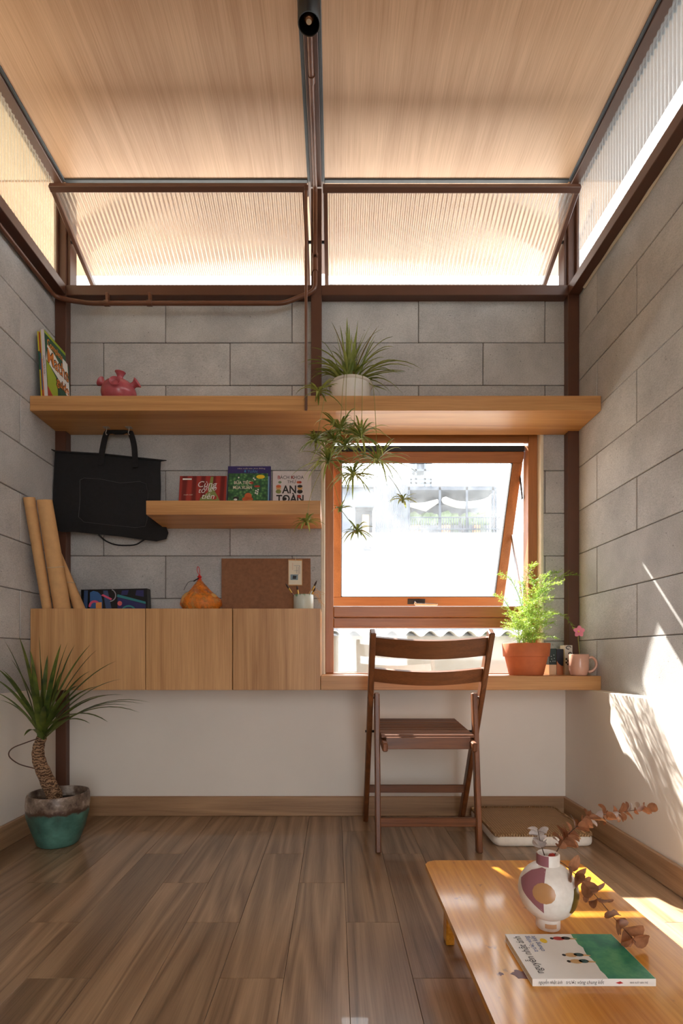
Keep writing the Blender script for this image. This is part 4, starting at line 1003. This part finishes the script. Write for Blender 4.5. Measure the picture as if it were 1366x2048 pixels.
color('pink_glaze', 176, 84, 92, .22, var=.15)
qx, qy = P(238, 790, 2.36).x, 2.36
pv = thing('pink_spouted_vase', (qx, qy, SZ), 'round pink glazed vase with several flared spouts on top shelf', 'vase')
Rb = .076; bc = V((qx, qy, SZ+.062))
part('body', lathe([(.0, -.062), (.045, -.062)]+[(Rb*math.cos(math.radians(t)), Rb*.86*math.sin(math.radians(t))) for t in range(-50, 90, 10)]+[(.0, Rb*.86)], bc, 32), 'pink_glaze', pv, True)
for d, l in ((V((.10,-.10,1)), .030), (V((-.85,-.05,.62)), .030), (V((.90,-.1,.52)), .030), (V((-.05,.9,.6)), .028), (V((.15,-.95,.25)), .012)):
    d = d.normalized(); r0 = Rb*.88
    part('spout', lathe([(.0165, 0), (.0135, .010), (.0135, l*.6), (.0185, l*.9), (.0235, l+.004), (.0225, l+.006), (.015, l*.85), (.010, l*.5), (.0, l*.4)], bc+V((d.x*r0, d.y*r0, d.z*r0*.88)), 20, axis=d), 'pink_glaze', pv, True)

# ================================================================== BAG, HOOKS
for i, u in enumerate((213, 258)):
    p = P(u, 856, 2.415); p.z = EYE+1.054
    h = thing('shelf_hook', p, '%s silver hook under the long shelf above the black bag' % ('left' if i == 0 else 'right'), 'hook', 'hooks under the long shelf')
    part('plate', box(p.x-.014, p.x+.014, p.y-.012, p.y+.012, p.z-.002, p.z-.0002, .0005), 'hook', h)
    part('hook_wire', tube(smoothpath([p, p+V((0,0,-.014)), p+V((0,-.008,-.026)), p+V((0,-.003,-.034)), p+V((0,.006,-.03))], 4), .0022, 6), 'hook', h, True)
def BY(u): return 2.428+(u-105)/230*.040
def B(u, v, dy=0): return P(u, v, BY(u)+dy)
bag = thing('portfolio_bag', B(215, 1083), 'large black fabric portfolio bag hanging from the long shelf', 'bag')
outl = [(110,902),(150,904),(205,908),(260,914),(322,921),(321,940),(322,975),(321,1005),(324,1030),(332,1052),(337,1066),(333,1078),(313,1083),(275,1078),(240,1073),(200,1069),(150,1064),(125,1064),(107,1060),(105,1020),(106,980),(108,940)]
part('body', pillow([B(u, v) for u, v in outl], (.15,-1,0), .020, 6, back=.5), 'black', bag, True)
pk = [(160,960),(168,956),(200,958),(240,966),(280,963),(292,968),(296,985),(294,1040),(290,1053),(270,1055),(210,1049),(168,1044),(157,1034),(160,1000)]
pc = part('pocket', pillow([B(u, v, -.017) for u, v in pk], (.15,-1,0), .016, 4, back=.1), 'black', bag, True)
color('piping', 70, 70, 72, .6)
part('zip_piping', tube([B(u, v, -.0195) for u, v in pk+[pk[0]]], .0009, 5), 'piping', pc)
part('top_piping', tube([B(u, v, -.004) for u, v in ((103,899),(112,903),(205,908.5),(260,914.5),(322,921),(333,921))], [.002,.005,.005,.005,.005,.002], 6), 'black', bag)
def strap(pts, w_, name='handle'):
    pth = smoothpath(pts, 5); bm = bmesh.new(); prev = None
    for i, p in enumerate(pth):
        tg = (pth[min(i+1, len(pth)-1)]-pth[max(i-1, 0)]).normalized(); s = tg.cross(V((0,-1,0))).normalized()*w_/2
        cur = [bm.verts.new(p-s+V((0,-.002,0))), bm.verts.new(p+s+V((0,-.002,0))), bm.verts.new(p+s+V((0,.002,0))), bm.verts.new(p-s+V((0,.002,0)))]
        if prev:
            for j in range(4): bm.faces.new((prev[j], prev[(j+1)%4], cur[(j+1)%4], cur[j]))
        else: bm.faces.new(cur)
        prev = cur
    bm.faces.new(prev[::-1]); return part(name, bm, 'black', bag, True)
strap([B(201,930,-.024), B(203,910,-.016), B(209,880,-.008), B(214,866,-.004), B(222,862,-.003), B(238,863,-.003), B(255,861,-.003), B(262,868,-.004), B(268,890,-.01), B(270,915,-.018), B(271,935,-.024)], .026)
part('handle_grip', tube([B(220,863,-.004), B(230,864.5,-.004), B(246,864.5,-.004), B(256,862,-.004)], [.007,.011,.011,.007], 8), 'black', bag, True)
part('bottom_strap', tube(smoothpath([B(197,1069), B(212,1082), B(235,1090), B(268,1090), B(284,1082), B(293,1076)], 4), .0035, 6), 'black', bag, True)

# ================================================================== MID SHELF BOOKS
MZ = EYE+.6686
def face_book(name, u0, u1, v0, Y0, lean, th, covmat, label, tilt=0, spine=True):
    """book with its cover to the camera, leaning back on the wall; u0,u1 at its foot plane, v0 = top"""
    x0 = (u0-U0)/F*Y0; x1 = (u1-U0)/F*Y0; zt = EYE+(V0-v0)/F*Y0
    H = zt-MZ; t = thing(name, ((x0+x1)/2, Y0, MZ), label, 'book', 'picture books on the short shelf')
    up = V((0, lean, H)).normalized(); nr = V((0, -up.z, up.y)); L = V((0, lean, H)).length
    o = V((x0, Y0-lean/2, MZ+.0005)); w_ = x1-x0; c = o+Xd*w_/2+up*L/2-nr*th/2
    part('pages', obox(c, Xd, nr, up, w_-.004, th*.8, L-.004), 'pages', t)
    for s in (-1, 1): part('cover', obox(c+nr*s*(th/2-.0006), Xd, nr, up, w_, .0012, L), covmat, t)
    part('spine', obox(c-Xd*(w_/2-.0006), Xd, nr, up, .0012, th, L), covmat, t)
    return t, o, up, nr, w_, L
def curtain_mat():
    m = NT('red_curtain_print'); wv = m.n('ShaderNodeTexWave'); m.l(m.coords((1,1,.25)), wv.inputs['Vector']); wv.inputs['Scale'].default_value = 7; wv.inputs['Distortion'].default_value = 2.5
    m.base(m.ramp(wv.outputs['Fac'], [(.2, srgb(112,30,30)), (.8, srgb(168,52,46))])); m.set(.35); return m.m
M['curtain'] = curtain_mat()
def foliage_print():
    m = NT('green_foliage_print'); vo = m.n('ShaderNodeTexVoronoi'); m.l(m.coords(), vo.inputs['Vector']); vo.inputs['Scale'].default_value = 70
    m.base(m.ramp(vo.outputs['Distance'], [(.1, srgb(110,158,92)), (.4, srgb(58,112,66)), (.8, srgb(34,74,52))])); m.set(.4); return m.m
M['foliage_print'] = foliage_print()
color('purple_cover', 52, 42, 104, .4); color('cyan_ink', 70, 150, 200, .5); color('pale_blue', 150, 190, 214, .5); color('olive_print', 132, 140, 74, .5); color('hat_orange', 206, 98, 52, .5)
t, o, up, nr, w_, L = face_book('picture_book', 358, 452, 950, 2.45, .03, .006, 'curtain', 'red picture book with white handwritten lettering on the short shelf')
G = lambda x, s, e=.0003: o+Xd*x+up*s+nr*e
def poly(pts, mat, name='printed_shape', e=.0002): return part(name, sheet([G(x, s, e) for x, s in pts], nr, .0002), mat, t)
def disc(cx, cs, rx_, rs_, mat, e=.0003, n=14, name='printed_shape'): return poly([(cx+rx_*math.cos(6.283*i/n), cs+rs_*math.sin(6.283*i/n)) for i in range(n)], mat, name, e)
poly([(.145,L-.004),(.158,L-.004),(.155,.125),(.175,.09),(.195,.05),(.205,.02),(.09,.02),(.10,.07),(.135,.10)], 'olive_print')
poly([(.014,L-.020),(.056,L-.020),(.056,L-.012),(.014,L-.012)], 'white')
for s, x, z, sz in (('Cùng', .082, .125, .042), ('ngỏ', .122, .108, .034), ('tổ', .088, .096, .036), ('tiên', .104, .066, .040)):
    text('title_lettering', s, sz, 'white', t, G(x, z), Xd, up, ext=.0005, shear=.25)
text('small_lettering', 'truyện tranh', .008, 'cream', t, G(.022, .084), Xd, up, ext=.0005, shear=.2)
disc(.165, .072, .012, .010, 'book_red', .0005); disc(.125, .074, .018, .012, 'olive_print', .0004)
t, o, up, nr, w_, L = face_book('picture_book', 455, 541, 931, 2.468, .022, .008, 'purple_cover', 'purple book standing behind the green picture book')
text('title_lettering', 'Ở TUẦN', .017, 'cyan_ink', t, G(.075, L-.032), Xd, up, ext=.0005)
text('small_lettering', 'những trò chơi ngoài trời', .008, 'pale_blue', t, G(.04, L-.048), Xd, up, wid=.11, ext=.0005)
text('small_lettering', 'Nhà xuất bản Kim Đồng', .007, 'cream', t, G(.045, L-.014), Xd, up, wid=.13, ext=.0005)
poly([(w_-.012,.01),(w_-.006,.01),(w_-.006,L-.05),(w_-.012,L-.05)], 'pale_blue')
t, o, up, nr, w_, L = face_book('picture_book', 456, 535, 945, 2.442, .026, .006, 'foliage_print', 'green leafy picture book with white title on the short shelf')
text('title_lettering', 'BỮA TIỆC', .020, 'cream', t, G(.026, .136), Xd, up, wid=.080, ext=.0005, off=.0004)
text('title_lettering', 'MÙA XUÂN', .020, 'cream', t, G(.022, .112), Xd, up, wid=.088, ext=.0005, off=.0004)
disc(.150, .172, .020, .010, 'sticker_yellow'); disc(.092, .062, .026, .012, 'hat_orange'); disc(.094, .077, .017, .016, 'hat_orange'); disc(.10, .048, .02, .012, 'print_skin'); disc(.038, .066, .014, .009, 'ink'); disc(.036, .060, .008, .005, 'white', .0005)
for cx, cs_ in ((.118,.165),(.124,.158),(.130,.103),(.138,.098),(.128,.092),(.140,.108),(.136,.088),(.048,.168)): disc(cx, cs_, .004, .004, 'white', .0004, 8)
disc(.108, .142, .009, .007, 'book_red'); disc(.135, .125, .014, .005, 'book_red')
t, o, up, nr, w_, L = face_book('picture_book', 545, 622, 940, 2.452, .028, .016, 'book_white', 'white picture book with large black letters nearest the window')
text('title_lettering', 'BÁCH KHOA', .024, 'ink', t, G(.022, .164), Xd, up, wid=.122, ext=.0005)
text('title_lettering', 'THƯ', .021, 'ink', t, G(.068, .143), Xd, up, wid=.040, ext=.0005)
text('title_lettering', 'AN', .054, 'ink', t, G(.046, .094), Xd, up, wid=.066, ext=.0005, off=.0012)
text('title_lettering', 'TOÀN', .050, 'ink', t, G(.018, .050), Xd, up, wid=.128, ext=.0005, off=.0012)
text('initial_lettering', 'B', .024, 'book_red', t, G(.0222, .164, .0006), Xd, up, ext=.0006); text('initial_lettering', 'K', .024, 'book_red', t, G(.086, .164, .0006), Xd, up, ext=.0006)
for cx in (.028, .128):
    disc(cx, .120, .012, .011, 'print_skin'); disc(cx, .128, .012, .007, 'hat_orange' if cx < .1 else 'ink', .0005); disc(cx, .102, .013, .010, 'olive_print' if cx < .1 else 'ink')
for x, c_ in ((.034,'far_green'),(.120,'hat_orange'),(.128,'book_red')): disc(x, .148 if x > .1 or x < .04 else .1, .008, .006, c_)
disc(.125, .078, .008, .008, 'book_red', .0008); disc(.058, .066, .009, .008, 'darkmetal', .0008)

# ================================================================== ON THE CABINET
CZ = cz1
def roll(pb, pt, rb, rt, label, twist=0):
    t = thing('paper_roll', pb, label, 'paper roll', 'kraft paper rolls')
    d = (pt-pb); L = d.length; bm = bmesh.new()
    # spiral sheet
    N = 40; az = d.normalized(); ax = az.cross(V((0,1,0))).normalized(); ay = az.cross(ax); prev = None
    for i in range(N*2+1):
        th = 2*math.pi*i/N+twist; f = i/(2*N)
        cur = [bm.verts.new(pb+az*s*L+(ax*math.cos(th)+ay*math.sin(th))*((rb if s == 0 else rb*.5+rt*.5 if s == .5 else rt)*(1-.10*(1-f)))) for s in (0, .5, 1)]
        if prev:
            for j in range(2): bm.faces.new((prev[j], cur[j], cur[j+1], prev[j+1]))
        prev = cur
    part('sheet', bm, 'kraft', t, True); return t, az, ax, ay, L
t1 = roll(V((-1.256, 2.295, CZ)), V((-1.280, 2.200, EYE+.666)), .020, .0235, 'slimmer kraft paper roll leaning on the left wall')
t2 = roll(V((-1.2, 2.315, CZ)), V((-1.224, 2.215, EYE+.660)), .036, .031, 'thicker kraft paper roll tied with a thin string')
az, ax, ay, L = t2[1:]
c = V((-1.2, 2.315, CZ))+az*L*.40
color('string', 190, 178, 150, .8)
part('string', tube([c+(ax*math.cos(i*.4)+ay*math.sin(i*.4))*.0352 for i in range(17)], .0012, 5), 'string', t2[0])
t3 = roll(V((-1.150, 2.375, CZ)), V((-1.225, 2.33, EYE+.46)), .026, .012, 'short conical kraft roll half hidden behind the thicker roll')
part('string', tube([V((-1.185, 2.354, EYE+.33))+V((.021*math.cos(i*.4), .021*math.sin(i*.4), 0)) for i in range(17)], .0012, 5), 'string', t3[0])
# neon art box
ab = thing('art_box', (-1.055, 2.44, CZ), 'dark flat box printed with neon abstract shapes on the cabinet', 'box')
ax0, ax1 = (163-U0)/F*2.42, (294-U0)/F*2.42
bdy = part('body', sheet([(ax0, 2.42, CZ+.0005), (ax1+.004, 2.42, CZ+.0005), (ax1, 2.42, EYE+.314), (ax0-.002, 2.42, EYE+.308)], (0,1,0), .045), 'black_p', ab)
color('neon_blue', 52, 96, 150, .5); color('neon_teal', 48, 128, 134, .5); color('neon_pink', 214, 84, 120, .5); color('neon_coral', 214, 96, 98, .5); color('neon_navy', 44, 44, 96, .5); color('neon_slate', 56, 78, 116, .5); color('neon_orange', 222, 150, 78, .5); color('ring_grey', 150, 150, 156, .5)
H0 = EYE+.222
def apoly(pts, mat, e=0): part('printed_shape', sheet([(ax0+x*.302/1.0, 2.4198-e, EYE+.2215+(z-.0)*.0865) for x, z in pts], (0,-1,0), .0002), mat, bdy)
apoly([(.03,0),(.09,0),(.10,.96),(.04,.96)], 'neon_slate')
apoly([(.13,.0),(.13,.85),(.18,.94),(.25,.88),(.30,.7),(.32,.4),(.32,0)], 'neon_blue')
apoly([(.33,.95),(.40,.95),(.46,0),(.37,0)], 'neon_slate')
apoly([(.55,.76),(.98,.36),(.98,.24),(.54,.62)], 'neon_teal'); apoly([(.55,.60),(.98,.22),(.98,0),(.55,0)], 'neon_navy', .0001)
apoly([(.62,.95),(.72,.98),(.70,.72),(.60,.72)], 'neon_navy'); apoly([(.84,.98),(.95,.98),(.95,.62),(.82,.7)], 'neon_navy')
def aring(cx, cz_, r0, r1, a0, a1, mat, e=.0003, ry=1.0):
    n_ = 16; k_ = .302/.0865
    o_ = [(cx+r1*math.cos(a0+(a1-a0)*i/n_), cz_+r1*k_*ry*math.sin(a0+(a1-a0)*i/n_)) for i in range(n_+1)]; i_ = [(cx+r0*math.cos(a0+(a1-a0)*i/n_), cz_+r0*k_*ry*math.sin(a0+(a1-a0)*i/n_)) for i in range(n_+1)]
    apoly(o_+i_[::-1], mat, e)
aring(.20, .12, .055, .09, .3, 3.3, 'neon_pink'); aring(.585, .27, .0, .036, 0, 6.2, 'neon_coral', .0004); aring(.72, -.26, .10, .125, .6, 2.5, 'neon_teal', .0004)
aring(.43, .70, .085, .10, -1.5, 1.2, 'ring_grey', .0004); apoly([(.30,.70),(.45,.44),(.47,.52),(.33,.76)], 'neon_pink', .0003)
apoly([(.22,0),(.22,.30),(.31,.34),(.31,0)], 'neon_orange', .0004)
# net bag of fruit
fb = thing('fruit_net', P(402, 1217, 2.40), 'orange mesh net holding large pale fruits on the cabinet', 'net bag')
color('fruit', 214, 166, 96, .5, var=.15); color('red_tag', 200, 40, 32, .5)
for (dx, dy, dz, r_) in ((-.042, -.005, .046, .046), (.040, .0, .044, .044), (0, .045, .046, .046)):
    c = V((P(402, 1217, 2.40).x+dx, 2.40+dy, CZ+dz)); bm = bmesh.new(); bmesh.ops.create_icosphere(bm, subdivisions=3, radius=r_)
    for v in bm.verts: v.co = c+V((v.co.x, v.co.y, v.co.z*.98))*(1+.03*mnoise.noise(v.co*30))
    part('fruit', bm, 'fruit', fb, True)
def net_mat():
    m = NT('orange_netting'); m.b.inputs['Base Color'].default_value = srgb(232,130,30); m.set(.5)
    tr_ = m.n('ShaderNodeBsdfTransparent'); mx = m.n('ShaderNodeMixShader'); wv = m.noise(m.coords(), 34, 3, .6)
    m.l(m.ramp(wv, [(.35, GR(.22)), (.62, GR(.85))]), mx.inputs[0]); m.l(tr_.outputs[0], mx.inputs[1]); m.l(m.b.outputs[0], mx.inputs[2]); m.l(mx.outputs[0], m.out.inputs[0]); return m.m
M['net'] = net_mat()
nx = P(402, 1217, 2.40).x
bm = bmesh.new(); rings = []; n_ = 32
for h, rx_, ry_, ox in ((.0,.070,.062,0), (.03,.092,.072,0), (.055,.088,.07,0), (.075,.066,.06,-.002), (.095,.046,.045,-.004), (.12,.026,.026,-.006), (.140,.010,.010,-.008), (.150,.007,.007,-.008)):
    rings.append([bm.verts.new((nx+ox+rx_*math.cos(6.283*j/n_)*(1+.05*math.sin(j*2.3)), 2.405+ry_*math.sin(6.283*j/n_)*(1+.05*math.cos(j*3.1)), CZ+.001+h)) for j in range(n_)])
for a_, b_ in zip(rings, rings[1:]):
    for j in range(n_): bm.faces.new((a_[j], a_[(j+1)%n_], b_[(j+1)%n_], b_[j]))
part('netting', bm, 'net', fb, True)
part('tie', lathe([(.010, 0), (.007, .012), (.011, .016), (.0, .03)], (nx-.008, 2.405, CZ+.142), 10), 'red_tag', fb)
part('hanging_loop', tube(smoothpath([V((nx-.008,2.405,CZ+.165)), V((nx-.018,2.403,CZ+.185)), V((nx-.016,2.402,CZ+.205)), V((nx-.008,2.402,CZ+.196)), V((nx-.007,2.404,CZ+.168))], 5), .0014, 6), 'red_tag', fb)
part('black_clip', bar(V((nx-.030, 2.385, CZ+.136)), V((nx-.008, 2.393, CZ+.152)), .010, .004, Yd, .001), 'ink', fb)
part('loose_cord', tube(smoothpath([V((nx-.03,2.385,CZ+.138)), V((nx-.05,2.38,CZ+.132)), V((nx-.064,2.378,CZ+.112)), V((nx-.072,2.378,CZ+.095))], 4), .0012, 5), 'ink', fb)
# hardboard + tag
hb = tag(part('hardboard_panel', sheet([P(443, 1217+10, 2.44), P(622, 1217+10, 2.44), P(621, 1117, 2.478), P(443, 1117, 2.478)], (0,1,.1), .005), 'mdf', None, base=P(532, 1227, 2.44)), 'brown hardboard panel leaning against the wall on the cabinet', 'board')
tg = thing('paper_tag', P(591, 1170, 2.44), 'small cream paper tag hung on the hardboard panel', 'tag')
tq = lambda u, v: P(u, v, 2.446+(1200-v)/83*.018)
part('backing', sheet([tq(576.5,1171), tq(604.5,1171), tq(604.5,1119), tq(576.5,1119)], (0,1,.1), .001), 'kraft', tg)
crd = part('card', sheet([tq(577.5,1169), tq(603.5,1169.5), tq(603.5,1122), tq(577.5,1121)], (0,-1,0), .0008), 'cream', tg)
color('stamp_blue', 120, 140, 150, .6)
e9 = V((0,-.0011,0))
part('stamp', sheet([tq(581,1160)+e9, tq(596,1160)+e9, tq(596,1149)+e9, tq(581,1149)+e9], (0,-1,0), .0003), 'stamp_blue', crd)
part('stamp_mark', sheet([tq(585,1158)+e9*1.4, tq(592,1158)+e9*1.4, tq(593,1152)+e9*1.4, tq(586,1151)+e9*1.4], (0,-1,0), .0003), 'ink', crd)
for (ua, va, ub, vb_) in ((588,1131,599,1131.6),(599,1131,599.6,1148),(593,1133,593.5,1147),(596.4,1134,596.9,1150),(585,1126,585.4,1140),(588,1141,597,1141.5)):
    part('printed_line', sheet([tq(ua,vb_)+e9, tq(ub,vb_)+e9, tq(ub,va)+e9, tq(ua,va)+e9], (0,-1,0), .0003), 'stamp_blue' if ub-ua > 2 else 'hat_orange' if ua < 590 else 'faint_grey', crd)
part('hang_string', tube([tq(591,1123), tq(591,1118), tq(590,1114)], .0014, 5), 'string', tg)
# brush cup
kx, ky = P(607, 1217, 2.34).x, 2.34
def cup_mat():
    m = NT('speckled_green_glaze'); vec = m.coords(); sx_ = m.n('ShaderNodeSeparateXYZ'); m.l(vec, sx_.inputs[0]); nz = m.noise(m.coords((1,1,.35)), 60, 4, .6)
    ad = m.n('ShaderNodeMath', operation='MULTIPLY_ADD'); m.l(nz, ad.inputs[0]); ad.inputs[1].default_value = .08; m.l(sx_.outputs[2], ad.inputs[2])
    m.base(m.mix(m.ramp(ad.outputs[0], [(.105, GR(0)), (.112, GR(1))]), srgb(196,200,188), srgb(96,150,112))); m.set(.3); return m.m
M['cupglaze'] = cup_mat()
ZCUP = EYE+(V0-1190)/F*2.34
kc = thing('brush_cup', (kx, ky, CZ), 'pale ceramic cup with green drips holding brushes', 'cup')
hc_ = ZCUP-CZ
part('body', lathe([(.0, 0), (.042, 0), (.0445, .003), (.0445, hc_-.001), (.0435, hc_), (.0415, hc_-.001), (.041, .006), (.0, .006)], (kx, ky, CZ), 32), 'cupglaze', kc, True)
color('bristle', 60, 40, 30, .8); color('ferrule', 190, 150, 70, .35, metal=.8); color('brush_red', 96, 44, 36, .5)
def brush(ub, vb2, ut, vt, Yt, label, hm):
    p0 = V((kx+(ub-607)/F*2.34, ky+.005, CZ+.012)); p1 = P(ut, vt, Yt); d = (p1-p0)
    t = thing('paint_brush', p0, label, 'paint brush', 'brushes in the cup')
    part('handle', tube([p0, p0+d*.5, p0+d*.62], [.002, .0032, .0028], 8), hm, t, True)
    part('ferrule', tube([p0+d*.62, p0+d*.80], [.0032, .0036], 8), 'ferrule', t, True)
    part('bristles', tube([p0+d*.80, p0+d*.9, p1], [.0036, .0042, .0008], 8), 'bristle', t, True)
brush(604, 1215, 571, 1167, 2.33, 'paint brush with golden ferrule leaning to the left in the cup', 'brush_red')
brush(600, 1215, 594, 1171, 2.36, 'thin tan brush upright in the cup', 'kraft')
brush(608, 1215, 634, 1161, 2.34, 'longest dark-tipped brush leaning right in the cup', 'fabric_w')
brush(611, 1215, 631, 1175, 2.33, 'shorter dark-tipped brush leaning right in the cup', 'fabric_w')
rf = thing('raffia_tuft', V((kx+.02, ky+.02, CZ+.03)), 'curly tan raffia strands spilling from the cup', 'raffia'); rng = random.Random(8); bm = bmesh.new()
for i in range(16):
    p = [V((kx+.015, ky+.012, CZ+.02)), V((kx+.022, ky+.012, ZCUP+.008)), P(628+rng.uniform(0,14), 1180+rng.uniform(-6,14), 2.35), P(640+rng.uniform(-6,10), 1190+rng.uniform(-8,18), 2.36)]
    if i > 11: p.append(P(646+rng.uniform(-3,4), 1212+rng.uniform(-6,14), 2.37))
    tube(smoothpath(p, 4), .0006, 4, bm)
part('strands', bm, 'kraft', rf)['kind'] = 'stuff'
